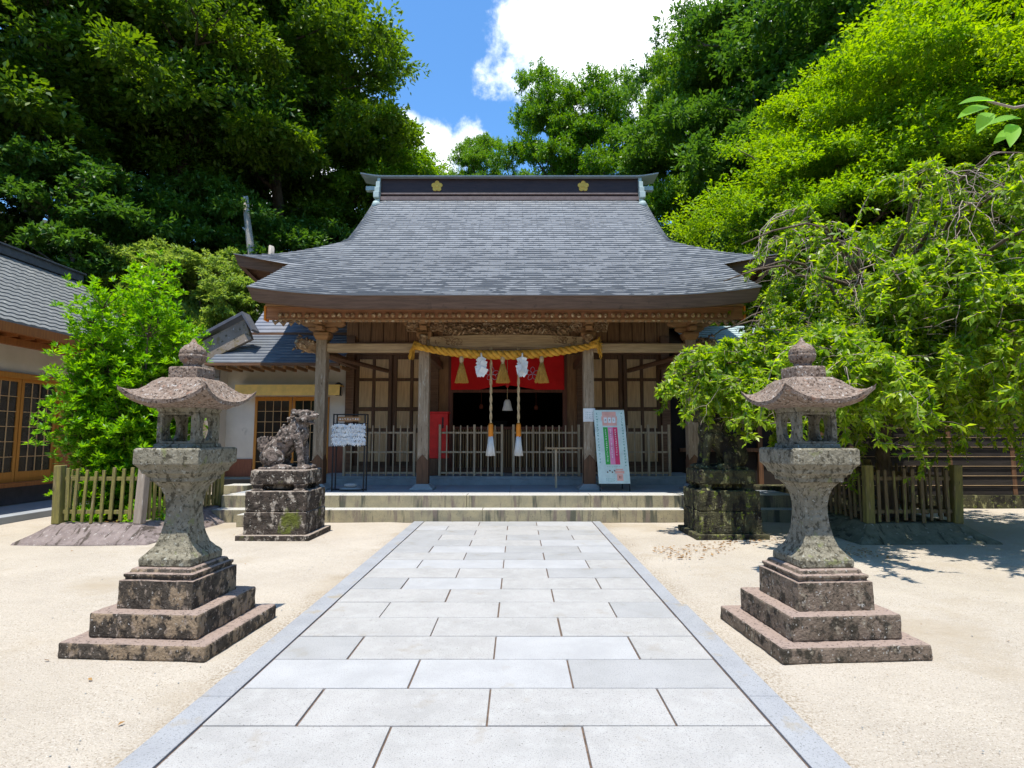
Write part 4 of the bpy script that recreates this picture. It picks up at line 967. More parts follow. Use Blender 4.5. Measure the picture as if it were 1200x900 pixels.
# ------------------------------------------------------------------ guardian dogs
tx = bpy.data.textures.new('stone_lumps', 'CLOUDS'); tx.noise_scale = .07; tx.noise_depth = 4
def ell(m, c, r, n=14, rot=0):
    R3 = Matrix.Rotation(rot, 3, 'Y'); rings = []
    for j in range(1, n // 2 + 3):
        ph = math.pi * j / (n // 2 + 3); ring = []
        for k in range(n):
            a = 2 * math.pi * k / n; v = R3 @ Vector((r[0] * math.sin(ph) * math.cos(a), r[1] * math.sin(ph) * math.sin(a), -r[2] * math.cos(ph))); ring.append((v.x + c[0], v.y + c[1], v.z + c[2]))
        rings.append(ring)
    m.rings(rings)
def guardian(loc, rz, label, smat, pmat, sc=1):
    ped = empty('stone_pedestal', loc, 0, label='dark mossy pedestal under the right guardian dog' if loc[0] > 0 else 'lichen-spotted pedestal under the left guardian dog', cat='pedestal', group='pedestals of the guardian dogs')
    MB().sqloft([(1.14, 0), (1.14, .085)], depth=.92).build('plinth', pmat, ped, .012)
    m = MB(); z = .083
    for k, (h, w_) in enumerate(((.35, .98), (.32, .965))):
        m.bb(-w_ / 2, w_ / 2, -w_ * .45, w_ * .45, z, z + h - .004); z += h
    worn(m.build('block', pmat, ped, .016), 4, .03); m = MB()
    for sx in (-1, 1):
        for sy in (-1, 1): m.sqloft([(.20, .75), (.14, .79), (.18, .85)], (sx * .33, sy * .28, 0))
    m.bb(-.30, .30, -.24, .24, .77, .85); m.build('footing', pmat, ped, .01)
    worn(MB().bb(-.45, .45, -.37, .37, .848, 1.075).build('top_slab', pmat, ped, .025), 4, .03)
    m = MB(); E = lambda c, r, rot=0: ell(m, c, r, 14, rot)
    r = random.Random(5)
    E((-.27, 0, .20), (.19, .19, .19))
    m.tube([(-.27, 0, .24), (-.12, 0, .36), (.02, 0, .50), (.12, 0, .64), (.20, 0, .80)], [.17, .19, .19, .165, .13], 14)
    E((.20, 0, .58), (.12, .145, .19)); E((.24, 0, .86), (.15, .135, .12)); E((.36, 0, .865), (.105, .095, .05)); E((.34, 0, .765), (.085, .075, .028), .25); E((.45, 0, .885), (.035, .05, .03))
    for s in (-1, 1):
        E((.33, s * .07, .93), (.05, .04, .035)); E((.13, s * .13, .93), (.07, .028, .05), .6); E((.27, s * .11, .80), (.06, .04, .06))
        m.tube([(.15, s * .11, .56), (.22, s * .115, .36), (.245, s * .115, .18), (.26, s * .115, .05)], [.085, .066, .055, .06], 10); E((.32, s * .115, .04), (.095, .062, .045))
        E((-.17, s * .15, .19), (.17, .08, .165), .35); E((-.05, s * .17, .045), (.16, .062, .045))
        for q in range(3): E((.39, s * (.115 + (q - 1) * .04), .035), (.035, .018, .03)); E((.09, s * (.17 + (q - 1) * .035), .035), (.04, .016, .03))
    for k in range(70):   # curls of the mane down the back of the neck and the cheeks
        a = r.uniform(0, 6.283); t_ = r.random(); cx_, cz_, rr0 = .21 - .25 * t_, .90 - .46 * t_, .145 + .04 * t_
        if math.cos(a) > .35: continue
        E((cx_ + rr0 * math.cos(a) * .85, (rr0 + .01) * math.sin(a), cz_ - rr0 * math.cos(a) * .45), (.034, .034, .030))
    for k in range(9):   # flame-shaped tail lying against the back
        a = -1.1 + 2.2 * k / 8; m.tube([(-.33, .04 * math.sin(k * 2.1), .24), (-.38 + .05 * math.sin(a), .09 * math.sin(a * 1.3), .36), (-.35 + .12 * math.sin(a), .12 * math.sin(a * 1.7), .47 + .07 * math.cos(a))], [.08, .06, .018], 8)
    m.bb(-.38, .38, -.24, .24, -.01, .035)
    g = m.build('guardian_dog', smat, None, loc=(loc[0], loc[1], 1.075)); g.rotation_euler = (0, 0, rz); g.scale = (sc, sc, sc)
    rm = g.modifiers.new('fuse', 'REMESH'); rm.mode = 'VOXEL'; rm.voxel_size = .010; rm.use_smooth_shade = True
    dm = g.modifiers.new('weather', 'DISPLACE'); dm.texture = tx; dm.strength = .022; dm.mid_level = .5
    tag(g, label, 'statue', 'stone guardian dogs'); return g
guardian((-3.78, 9.38, 0), R(0), 'weathered stone guardian dog left of the path, facing right', M['stone_lion'], M['stone_plinth'])
guardian((3.36, 9.45, 0), R(180), 'mossy stone guardian dog right of the path in the tree shade, facing left', M['stone_mossy'], M['stone_mossy'], 1.05)

# ------------------------------------------------------------------ fenced plots
def plot(x0, x1, y0, y1, cm, pm, postm, clab, flab, seed):
    r = random.Random(seed); h = .27; ins = .32; th = .16
    c = empty('stone_kerb', ((x0 + x1) / 2, (y0 + y1) / 2, 0), label=clab, cat='kerb')
    cx_, cy_ = (x0 + x1) / 2, (y0 + y1) / 2; X, Y = (x1 - x0) / 2, (y1 - y0) / 2
    m = MB(); lp = []
    for w_, z in ((0, 0), (-.02, .03), (-ins * .55, h * .5), (-ins, h - .015), (-ins - .03, h), (-ins - th, h), (-ins - th, .08)):
        ring = []
        n = 10
        for (a, b), (c_, d) in (((-1, -1), (1, -1)), ((1, -1), (1, 1)), ((1, 1), (-1, 1)), ((-1, 1), (-1, -1))):
            for k in range(n):
                u = k / n; px, py = a + (c_ - a) * u, b + (d - b) * u; ring.append((px * (X + w_) + r.uniform(-.006, .006), py * (Y + w_) + r.uniform(-.006, .006), z + (r.uniform(-.004, .004) if z > 0 else 0)))
        lp.append(ring)
    m.rings(lp, cap=False); m.build('kerb_stones', cm, c)
    gx = MB(); n = 24; W_, D_ = X - ins - th, Y - ins - th; vs = [(-W_ + 2 * W_ * i / n, -D_ + 2 * D_ * j / n, .19 + r.uniform(-.015, .02)) for j in range(n + 1) for i in range(n + 1)]
    gx.add(vs, [(j * (n + 1) + i, j * (n + 1) + i + 1, (j + 1) * (n + 1) + i + 1, (j + 1) * (n + 1) + i) for j in range(n) for i in range(n)], True); gx.build('planting_soil', M['soil'], c)
    f = empty('timber_fence', (cx_, cy_, h), label=flab, cat='fence', group='low timber fences around the planted trees')
    a, b = X - ins - .06, Y - ins - .06
    for i, (px, py) in enumerate(((-a, -b), (a, -b), (a, b), (-a, b))):
        p = MB().box((0, 0, .44), (.13, .13, .90), None, .96).build('post', postm[i % len(postm)], f, .012, loc=(px, py, 0)); p.rotation_euler = (r.uniform(-.03, .03), r.uniform(-.05, .05), r.uniform(-.1, .1))
    for (ax, ay), (bx, by) in (((-a, -b), (a, -b)), ((a, -b), (a, b)), ((a, b), (-a, b)), ((-a, b), (-a, -b))):
        L_ = math.hypot(bx - ax, by - ay); ang = math.atan2(by - ay, bx - ax); n = int(L_ / .135)
        for z in (.17, .68):
            q = MB().bb(-L_ / 2 + .07, L_ / 2 - .07, -.018, .018, -.03, .03).build('rail', pm, f, .005, loc=((ax + bx) / 2, (ay + by) / 2, z)); q.rotation_euler = (0, r.uniform(-.008, .008), ang)
        for k in range(1, n):
            u = k / n; q = MB().box((r.uniform(-.014, .014), -.038, r.uniform(-.04, .03)), (r.uniform(.035, .058), .03, .80), None, r.uniform(.8, 1)).build('picket', pm, f, .006, loc=(ax + (bx - ax) * u, ay + (by - ay) * u, .43)); q.rotation_euler = (0, r.uniform(-.045, .045), ang)
plot(-7.5, -5.48, 8.52, 11.6, M['curb'], M['fence_green'], (M['fence_green'], M['fence_post'], M['fence_green']), 'sloping pinkish stone kerb around the plot of the green bush', 'low mossy timber fence around the green bush', 4)
plot(5.12, 7.25, 8.58, 11.6, M['curb_green'], M['fence_brown'], (M['fence_green'],), 'sloping greenish stone kerb around the plot of the weeping tree', 'low brown timber fence around the trunk of the weeping tree', 9)

# ------------------------------------------------------------------ left building, long side along the court
B = empty('tile_roofed_building', (-11, 9, 0), label='long building with grey tiled roof and amber glazed doors along the left of the court', cat='building'); bb_ = shifted(-11, 9)
YA, YZ = -3.0, 17.6
m = MB(); ny = int((YZ - YA) / .075); rows_ = 18
def rz_(x): t = (x + 10.0) / -4.1; return 3.86 - .0 + 2.72 * (t * .85 + .15 * t * t)
for j in range(rows_):
    xa, xb = -10.0 - 4.1 * j / rows_, -10.0 - 4.1 * (j + 1) / rows_
    ya = [YA + (YZ - YA) * i / ny for i in range(ny + 1)]
    wv = lambda i: .022 * (abs(math.sin(i * math.pi * .075 / .27)) ** .8)
    lo_ = [(xa, y, rz_(xa) - .01) for i, y in enumerate(ya)]; up = [(xa, y, rz_(xa) + .028 + wv(i)) for i, y in enumerate(ya)]; tp = [(xb, y, rz_(xb) + wv(i)) for i, y in enumerate(ya)]
    n = ny + 1; m.add(lo_ + up + tp, [(i, n + i, n + i + 1, i + 1) for i in range(ny)] + [(n + i, 2 * n + i, 2 * n + i + 1, n + i + 1) for i in range(ny)])
m.add([(-14.1, YA, 6.58), (-14.1, YZ, 6.58), (-18.2, YZ, 3.86), (-18.2, YA, 3.86)], [(0, 1, 2, 3)])
br = bb_(m, 'roof', nmat('kawara_tile', (.20, .205, .20), (.13, .135, .135), 9, .5, .1, spots=[((.30, .30, .28), 4, .62, .08, (1, 1, 1))]), B)
m = MB().bb(-14.28, -13.92, YA, YZ + .1, 6.54, 6.77); m.bb(-14.34, -13.86, YA, YZ + .15, 6.773, 6.82); bb_(m, 'ridge', nmat('ridge_tile', (.10, .11, .125), (.07, .075, .085), 6, .5, .2), br, .01)
m = MB(); 
poly = [(-10.0, rz_(-10.0) - .03), (-14.1, 6.52), (-18.2, 3.83), (-18.2, 3.63), (-14.1, 6.27), (-10.0, 3.64)]
m.prism(poly, YZ - .05, YZ + .02); m.add([(-10.02, YA, 3.68), (-10.02, YZ, 3.68), (-11.2, YZ, 3.76), (-11.2, YA, 3.76)], [(0, 1, 2, 3)]); m.bb(-10.08, -9.99, YA, YZ, 3.66, 3.85)
for i in range(50): m.bb(-11.0, -10.1, YA + .4 * i + .2, YA + .4 * i + .26, 3.62, 3.70)
m.bb(-10.45, -10.33, YA, YZ - .3, 3.48, 3.62)
bb_(m, 'eaves', M['amber_dk'], br)
m = MB().bb(-11.15, -11.0, YA, 17.0, 2.98, 3.9); m.bb(-11.15, -11.02, 14.6, 17.0, .6, 2.98); m.prism([(-17.2, .2), (-11.15, .2), (-11.15, 4.1), (-14.1, 6.2), (-17.2, 4.2)], 16.9, 17.0); bb_(m, 'wall', M['plaster'], B)
m = MB().bb(-11.3, -10.95, YA, 17.0, .14, .52); bb_(m, 'foundation', nmat('dark_plinth', (.11, .10, .11), (.08, .075, .08), 5, .85, .1), B)
m = MB().bb(-11.2, -10.75, YA, 14.3, .53, .62); bb_(m, 'sill_board', M['amber_dk'], B, .006)
m = MB().bb(-11.25, -11.2, YA, 17, .6, 3.0); bb_(m, 'dark_room', M['interior'], B)
for y in (3.0, 5.1, 7.2, 9.3, 11.4, 13.5):
    m = MB().bb(-11.1, -10.94, y - .06, y + .06, .62, 2.97); bb_(m, 'pillar', M['amber'], B, .006)
m = MB().bb(-11.1, -10.93, YA, 14.5, 2.88, 3.0); bb_(m, 'lintel', M['amber'], B, .006)
def glazed_door(y0, y1, x=-10.99, z0=.62, z1=2.88):
    m = MB(); w_ = .07
    m.bb(x - .03, x, y0, y0 + w_, z0, z1); m.bb(x - .03, x, y1 - w_, y1, z0, z1); m.bb(x - .03, x, y0 + w_, y1 - w_, z0, z0 + .22); m.bb(x - .03, x, y0 + w_, y1 - w_, z1 - .07, z1)
    d = bb_(m, 'glazed_door', M['amber'], B, .004)
    m = MB(); a, b = y0 + w_, y1 - w_
    for k in range(1, 4): m.bb(x - .022, x - .006, a + (b - a) * k / 4 - .009, a + (b - a) * k / 4 + .009, z0 + .22, z1 - .07)
    for k in range(1, 6): m.bb(x - .023, x - .007, a, b, z0 + .22 + (z1 - z0 - .29) * k / 6 - .008, z0 + .22 + (z1 - z0 - .29) * k / 6 + .008)
    bb_(m, 'muntins', M['wood_pane'], d)
    m = MB().bb(x - .03, x - .024, a, b, z0 + .22, z1 - .07); bb_(m, 'glass', M['glass'], d)
for y in (3.06, 5.16, 7.26, 9.36, 11.46):
    glazed_door(y, y + .98); glazed_door(y + 1.0, y + 1.98)
m = MB().bb(-11.04, -10.97, 13.56, 14.0, .62, 2.88); m.bb(-11.05, -10.90, 14.0, 14.25, .62, 3.1); bb_(m, 'timber_post', wood('post_orange', (.42, .16, .06), (.33, .12, .045), 'z'), B, .008)
m = MB()
for k in range(14): m.bb(-11.01, -10.985, 14.3, 16.9, .64 + k * .165, .64 + k * .165 + .155)
bb_(m, 'plank_cladding', M['amber_dk'], B, .006)
a = MB().bb(-11.0, -9.45, -3, 16.5, -.02, .13).build('apron_slab', M['platform'], None, .01, kind='structure')

# ------------------------------------------------------------------ low wing left of the hall
def course_roof(m, x0, x1, y0, z0, y1, z1, c=.17, xt=None, nseg=1):
    n = max(2, int(math.hypot(y1 - y0, z1 - z0) / c)); xt = xt or (x0, x1)
    for j in range(n):
        t0, t1 = j / n, (j + 1) / n; f = lambda t: (x0 + (xt[0] - x0) * t, x1 + (xt[1] - x1) * t, y0 + (y1 - y0) * t, z0 + (z1 - z0) * t)
        a, b = f(t0), f(t1)
        m.add([(a[0], a[2], a[3]), (a[1], a[2], a[3]), (a[1], a[2], a[3] + .03), (a[0], a[2], a[3] + .03), (b[1], b[2], b[3]), (b[0], b[2], b[3])], [(0, 1, 2, 3), (3, 2, 4, 5)])
M['slate'] = nmat('sheet_roof', (.15, .165, .185), (.11, .122, .145), 3, .42, .05, spots=[((.20, .21, .22), 2.5, .56, .1, (.5, 3, 1))])
Wg = empty('side_wing', (-6.2, 15.6, 0), label='low white side wing with dark sheet roof and amber sliding doors, left of the hall', cat='building'); wb = shifted(-6.2, 15.6)
m = MB(); course_roof(m, -7.85, -4.45, 14.15, 3.47, 15.6, 4.45); wr = wb(m, 'roof', M['slate'], Wg)
m = MB(); course_roof(m, -7.55, -4.5, 15.62, 4.50, 17.6, 6.3, .19); wb(m, 'upper_roof', nmat('sheet_roof_upper', (.20, .21, .24), (.16, .17, .20), 3, .45, .05), wr)
m = MB().bb(-7.9, -4.5, 14.12, 14.2, 3.40, 3.47); m.add([(-7.9, 14.15, 3.40), (-4.5, 14.15, 3.40), (-4.5, 15.6, 4.38), (-7.9, 15.6, 4.38)], [(0, 3, 2, 1)]); m.prism([(-7.9, 3.4), (-7.87, 3.4), (-7.87, 3.5), (-7.9, 3.5)], 14.15, 15.0)
m.bb(-7.5, -4.5, 15.601, 15.65, 4.38, 4.52); wb(m, 'eave_board', M['wood_dkx'], wr)
m = MB()
for k in range(12): m.bb(-7.7 + k * .29, -7.64 + k * .29, 14.22, 15.0, 3.33, 3.41)
[wb(q_, 'rafter', M['wood_md'], wr) for q_ in by_key(m, lambda c: round((c[0] + 7.67) / .29))]
m = MB().bb(-7.75, -6.98, 15.0, 15.15, .5, 3.9); m.bb(-5.0, -4.47, 15.0, 15.15, .5, 3.9); m.bb(-6.98, -5.0, 15.0, 15.15, 2.66, 3.9); m.bb(-7.8, -7.74, 14.6, 18, .5, 3.6); m.bb(-7.8, -4.5, 17.9, 18, .5, 6.2); wb(m, 'wall', M['plaster'], Wg)
m = MB().bb(-7.72, -6.99, 14.97, 14.998, .56, 1.02); m.bb(-4.99, -4.5, 14.97, 14.998, .56, 1.35); q1 = m; m = None
for q_ in by_key(q1, lambda c: c[0] > -6): wb(q_, 'wall_skirt', nmat('skirt_board', (.24, .09, .05), (.17, .06, .035), 4, .6, .1, stretch=(8, 8, 1)), Wg, .004)
m = MB().bb(-7.8, -4.95, 14.7, 15.15, .16, .5); wb(m, 'foundation', M['black'], Wg)
for x0 in (-6.98, -5.98):
    m = MB(); x1 = x0 + .98; 
    m.bb(x0, x0 + .07, 14.98, 15.02, .56, 2.66); m.bb(x1 - .07, x1, 14.98, 15.02, .56, 2.66); m.bb(x0 + .07, x1 - .07, 14.98, 15.02, .56, .76); m.bb(x0 + .07, x1 - .07, 14.98, 15.02, 2.56, 2.66)
    d = wb(m, 'sliding_door', M['amber'], Wg, .004); m = MB()
    for k in range(1, 4): m.bb(x0 + .07 + .84 * k / 4 - .007, x0 + .07 + .84 * k / 4 + .007, 14.99, 15.005, .76, 2.56)
    for z in (.95, 1.72, 2.0, 2.28): m.bb(x0 + .07, x1 - .07, 14.989, 15.004, z - .007, z + .007)
    wb(m, 'muntins', M['wood_pane'], d); m = MB().bb(x0 + .07, x1 - .07, 15.008, 15.012, .76, 2.56); wb(m, 'glass', M['glass'], d)
m = MB().bb(-7.35, -4.62, 14.62, 14.98, 2.93, 2.96); m.add([(-7.35, 14.62, 2.93), (-4.62, 14.62, 2.93), (-4.62, 14.60, 2.68), (-7.35, 14.60, 2.68), (-7.35, 14.615, 2.68), (-4.62, 14.615, 2.68)], [(0, 3, 2, 1), (2, 3, 4, 5)]); wb(m, 'awning', M['awning'], Wg)
t = empty('wall_lantern', (-4.74, 14.9, 2.95), label='small black lantern lamp fixed to the white wing wall', cat='lamp')
m = MB().sqloft([(.16, 0), (.14, .05), (.05, .09)]); m.bb(-.01, .01, -.0, .1, .05, .07); m.build('lamp_roof', M['black'], t)
m = MB().sqloft([(.10, -.24), (.12, -.02)]); 
for sx in (-1, 1): m.bb(sx * .06 - .006, sx * .06 + .006, -.066, -.054, -.24, 0)
m.sqloft([(.13, -.26), (.13, -.24)]); m.build('lamp_cage', M['black'], t)
# passage with a sloping coping
Pg = empty('passage_gable', (-8.1, 14.9, 0), label='weathered gable end with dark sloping coping beside the low wing', cat='wall'); pb = shifted(-8.1, 14.9)
m = MB().prism([(-9.6, .2), (-7.74, .2), (-7.74, 3.75), (-6.95, 4.15), (-7.15, 4.68), (-8.9, 3.72), (-9.6, 3.3)], 14.55, 14.7)
pb(m, 'gable_wall', nmat('stained_plaster', (.32, .27, .22), (.22, .18, .14), 2, .9, .2, 30, spots=[((.22, .17, .09), 5, .52, .1, (1, 1, 1)), ((.10, .085, .05), 9, .58, .06, (1, 1, 1)), ((.55, .52, .48), 12, .64, .05, (1, 1, 1))]), Pg)
m = MB().prism([(-9.75, 3.42), (-7.16, 4.86), (-6.86, 4.38), (-6.90, 4.33), (-7.17, 4.76), (-9.75, 3.33)], 14.42, 14.82); pb(m, 'coping', nmat('coping_sheet', (.11, .115, .135), (.08, .085, .10), 4, .45, .1), Pg, .008)
# slabs and blocks by the wing
for (x0, x1, y0, y1, z0, z1, lab) in ((-7.3, -5.2, 12.9, 13.9, .0, .20, 'wide flat stone slab below the wing doors'), (-5.0, -4.5, 10.2, 10.6, 0, .22, 'pale cut stone block just left of the guardian dog pedestal'), (-7.2, -6.6, 13.95, 14.5, 0, .42, 'greenish stone block beside the dark footing of the wing')):
    MB().bb(-(x1 - x0) / 2, (x1 - x0) / 2, -(y1 - y0) / 2, (y1 - y0) / 2, z0, z1).build('stone_slab', M['step_riser'], None, .015, loc=((x0 + x1) / 2, (y0 + y1) / 2, 0), label=lab, cat='stone slab')
MB().bb(-1.4, .9, -.5, .5, 0, .16).build('stone_step', M['step_riser'], None, .01, loc=(-6.1, 14.35, 0), label='long stone step at the foot of the wing', cat='step')

# ------------------------------------------------------------------ right side: wing roof, dark timber wall
Wr = empty('right_wing', (6.6, 15.8, 0), label='dark wing right of the hall with a pale sheet roof', cat='building'); rb_ = shifted(6.6, 15.8)
m = MB(); course_roof(m, 4.6, 8.8, 14.6, 3.86, 16.6, 4.9, .19); r_ = rb_(m, 'roof', nmat('pale_sheet_roof', (.42, .50, .50), (.34, .42, .42), 3, .45, .05), Wr)
m = MB().bb(4.2, 8.8, 14.58, 14.66, 3.74, 3.86); m.add([(4.2, 14.6, 3.78), (8.8, 14.6, 3.78), (8.8, 16.6, 4.8), (4.2, 16.6, 4.8)], [(0, 3, 2, 1)]); rb_(m, 'eave_board', M['wood_dkx'], r_)
m = MB().bb(4.2, 8.7, 15.4, 15.5, 0, 4.2); m.bb(4.2, 8.7, 16.5, 16.6, 0, 4.8); rb_(m, 'wall', M['interior'], Wr)
m = MB()
for k in range(5): m.bb(4.6 + k * .95, 4.72 + k * .95, 15.28, 15.4, .0, 3.9)
m.bb(4.4, 8.7, 15.27, 15.39, 1.2, 1.3); rb_(m, 'wall_post', M['wood_dk'], Wr)
Tw = empty('timber_wall', (10.5, 12.9, 0), label='dark timber board wall with thin pale horizontal lines behind the weeping tree', cat='wall')
m = MB()
for k in range(10): m.bb(-3.6, 6.5, -.02 - .012 * (k % 2), .03, .30 + k * .215, .30 + k * .215 + .205)
m.build('boards', nmat('burnt_board', (.035, .028, .024), (.018, .015, .013), 4, .85, .3, stretch=(1, 8, 8)), Tw)
m = MB()
for k in range(1, 10): m.bb(-3.6, 6.5, -.055, -.035, .292 + k * .215, .300 + k * .215)
m.build('batten', M['wood_grey'], Tw)
m = MB().bb(-3.7, 6.6, -.16, .12, 2.46, 2.54); m.build('coping', M['fence_brown'], Tw, .01)
m = MB().bb(-3.6, 6.5, -.10, .1, -.1, .295); m.build('footing', M['stone_mossy'], Tw)
m = MB()
for k in range(8): m.bb(-3.6 + k * 1.43, -3.5 + k * 1.43, -.034, .06, .3, 2.46)
[q_.build('wall_post', M['wood_dk'], Tw) for q_ in by_key(m, lambda c: round((c[0] + 3.55) / 1.43))]
# low dark stone steps beside the right pedestal
for (x0, x1, y0, y1, z1, lab) in ((4.55, 6.2, 12.2, 12.7, .55, 'dark mossy stone block behind the right guardian dog'), (4.75, 6.3, 11.5, 12.0, .34, 'low dark stone block at the right end of the steps')):
    MB().bb(-(x1 - x0) / 2, (x1 - x0) / 2, -(y1 - y0) / 2, (y1 - y0) / 2, 0, z1).build('stone_block', M['stone_mossy'], None, .02, loc=((x0 + x1) / 2, (y0 + y1) / 2, 0), label=lab, cat='stone block')

# ------------------------------------------------------------------ trees
kA = make_tree_kind(21, 17, 5.2, .21, 190, 'leaf_dark', 20, .28, flat_=.45)
kB = make_tree_kind(22, 16, 5.0, .21, 160, 'leaf_deep', 20, .25, flat_=.55)
kC = make_tree_kind(23, 13, 4.4, .19, 160, 'leaf_mid', 18, .25, flat_=.5)
kM = make_tree_kind(24, 9, 4.2, .12, 230, 'leaf_maple', 22, .15, r0=.2, flat_=.42)
kG = make_tree_kind(26, 2.2, 1.6, .13, 70, 'leaf_ground', 9, .1, r0=.05)
kU = make_tree_kind(25, 5.5, 3.0, .20, 70, 'leaf_deep', 12, .1, r0=.12)
def gz(x, y): return hillz(x, y) - .15
T = [ # kind, x, y, scale, label
 (kA, -12.3, 28.5, 1.25, 'tall round-topped evergreen left of the hall ridge, its top cut by the frame'),
 (kA, -16.0, 27.0, 1.25, 'broad sunny yellow-green evergreen in the middle of the left wood'),
 (kA, -21.5, 23.5, 1.20, 'dark layered evergreen at the far left above the tiled building'),
 (kB, -15.0, 33.0, 1.25, 'dark evergreen filling the gap behind the two tallest left trees'),
 (kB, -20.0, 32.0, 1.3, 'dark evergreen standing at the back of the left wood'),
 (kB, -28.0, 28.0, 1.3, 'dark evergreen leaning into the upper left corner'),
 (kC, -8.6, 33.0, 1.05, 'thin loose tree whose sparse edge meets the white cloud left of the ridge'),
 (kB, -25.5, 20.0, 1.0, 'shaded evergreen behind the ridge end of the tiled building'),
 (kC, -3.9, 52.0, (.68, 1.22), 'small round tree far behind the middle of the roof ridge'),
 (kC, 2.5, 46.0, (.95, 1.5), 'round-headed green tree behind the right half of the ridge'),
 (kC, 7.2, 44.0, (.95, 1.5), 'full green tree rising right of the round-headed one'),
 (kB, 12.0, 35.0, (1.0, 1.25), 'dark green tree behind the right end of the ridge'),
 (kC, 9.9, 32.0, (.75, 1.32), 'tall bright green tree on the slope whose top meets the white cloud'),
 (kB, 14.5, 28.0, 1.25, 'deep green evergreen rising above the bright maples'),
 (kB, 20.5, 30.0, 1.45, 'large dark evergreen at the top of the frame right of the cloud'),
 (kB, 27.0, 27.0, 1.4, 'dark evergreen behind the maples near the upper right corner'),
 (kM, 11.4, 19.0, 1.0, 'yellow-green maple beside the right end of the hall roof'),
 (kM, 15.6, 19.0, 1.25, 'bright maple filling the middle of the right slope'),
 (kM, 20.0, 21.5, 1.5, 'tallest bright maple high on the right slope'),
 (kM, 20.5, 16.5, 1.25, 'bright maple at the right edge of the frame'),
 (kM, 16.5, 15.2, .85, 'low bright maple just behind the dark timber wall'),
]
for i, (k, x, y, s, lab) in enumerate(T):
    nm = 'maple_tree' if k is kM else 'evergreen_tree' if k in (kA, kB) else 'broadleaf_tree'
    plant_tree(k, nm, (x, y, gz(x, y)), s if isinstance(s, tuple) else (s * (.97 + .06 * ((i * 7) % 3)), s), i * 2.1, lab, 'tree', 'trees of the wood behind the shrine' if nm != 'maple_tree' else 'maples on the right slope')
U = [(-8.8, 26.0, 'shaded bush at the foot of the wood, nearest the hall roof'), (-12.5, 25, 'shaded bush behind the pale broken trunks'), (-17, 21, 'shaded bush above the leafy green bush'), (-21, 20, 'shaded bush behind the tiled roof'), (-10.5, 27, 'shaded bush deep in the wood behind the left roof corner'), (-15, 26, 'shaded bush deep in the left wood'), (11, 26, 'dark bush right of the hall gable'), (11.5, 22, 'dark bush beside the right roof corner'), (14.5, 24, 'dark bush under the deep green evergreen'), (-19, 26, 'shaded bush between the trunks of the far left trees'), (-5, 29, 'dark bush behind the left end of the ridge'), (6, 30, 'dark bush behind the right end of the ridge')]
for i, (x, y, lab) in enumerate(U): plant_tree(kU, 'bush', (x, y, gz(x, y)), .9 + .1 * (i % 3), i * 1.7, lab, 'bush', 'bushes under the trees')
for i, (x, y, sc_, lab) in enumerate(((-8.6, 20.2, .8, 'pale green bank shrub nearest the left roof corner of the hall'), (-9.9, 19.6, .9, 'pale green bank shrub in front of the broken trunks'), (-11.5, 20.0, 1.0, 'pale green bank shrub left of the broken trunks'), (-13.2, 20.2, .9, 'pale green bank shrub just right of the tiled roof'), (-9.2, 22.0, .9, 'pale green bank shrub higher up behind the roof corner'))): plant_tree(kG, 'bank_shrub', (x, y, gz(x, y)), sc_, i * 1.3, lab, 'bush', 'pale shrubs on the bank')
# broken dead trunks on the bank
for x, y, zt, lean_, r_, lab in ((-10.35, 22.4, 5.3, -.85, .14, 'tall pale broken dead trunk leaning left'), (-9.95, 22.2, 3.3, 0, .14, 'short pale broken trunk close beside the leaning one'), (-9.2, 22.4, 2.6, 0, .12, 'small grey stump just above the left roof corner')):
    z0 = gz(x, y); m = MB(); r = random.Random(int(zt * 10)); n = 9
    rr_ = []
    for k in range(n + 1):
        t = k / n; rr_.append([(lean_ * t + r_ * (1.25 - .45 * t) * (1 + .18 * math.sin(3 * a * .7 + k)) * math.cos(a * .5236), r_ * (1.2 - .4 * t) * math.sin(a * .5236), zt * t + ((.9 * abs(math.sin(a * .26 + x)) + r.uniform(0, .3)) * r_ * 1.6 if k == n else 0)) for a in range(12)])
    m.rings(rr_, smooth=True)
    for q in range(3): zq = zt * (.35 + .2 * q); xq = lean_ * (.35 + .2 * q); m.tube([(xq, 0, zq), (xq + r.choice((-1, 1)) * .22, -.1, zq + .22)], [r_ * .45, r_ * .2], 6)
    m.build('dead_trunk', M['bark_pale'], None, loc=(x, y, z0), label=lab, cat='dead tree', group='broken dead trunks on the bank')

# ground cover on the banks
rng = np.random.default_rng(5)
def cover(name, n, xr, yr, leaf, mat, label, up=1.0, hmin=.3):
    xs = rng.uniform(*xr, n); ys = rng.uniform(*yr, n); zs = np.array([hillz(a, b) for a, b in zip(xs, ys)]); k = zs > hmin; xs, ys, zs = xs[k], ys[k], zs[k]
    bump_ = .35 * np.abs(np.sin(xs * 2.3 + ys) * np.sin(ys * 2.9 - xs)); C = np.stack([xs, ys, zs - .05 + bump_ * rng.random(len(xs))], 1); D = rng.normal(size=(len(xs), 3)) * .6; D[:, 2] += up; D[:, 1] -= .3
    N_ = np.tile([0, -.4, 1.0], (len(xs), 1)) + rng.normal(size=(len(xs), 3)) * .4; L_ = leaf * (.6 + .8 * rng.random(len(xs))); o = leaf_obj(name, leaf_arrays(C, D, N_, L_, L_ * .35, rng), M[mat], rng.random(len(xs))); tag(o, label, 'ground cover', kind='stuff'); return o
cover('bank_plants', 34000, (-14, -7.7), (17.4, 21.5), .24, 'leaf_ground', 'bright green undergrowth on the bank behind the low wing')
cover('forest_undergrowth', 30000, (-30, -7.7), (20, 34), .32, 'leaf_deep', 'dark undergrowth on the shaded slope under the left trees')
cover('slope_undergrowth', 26000, (8.6, 30), (15, 34), .30, 'leaf_mid', 'green undergrowth on the right slope')
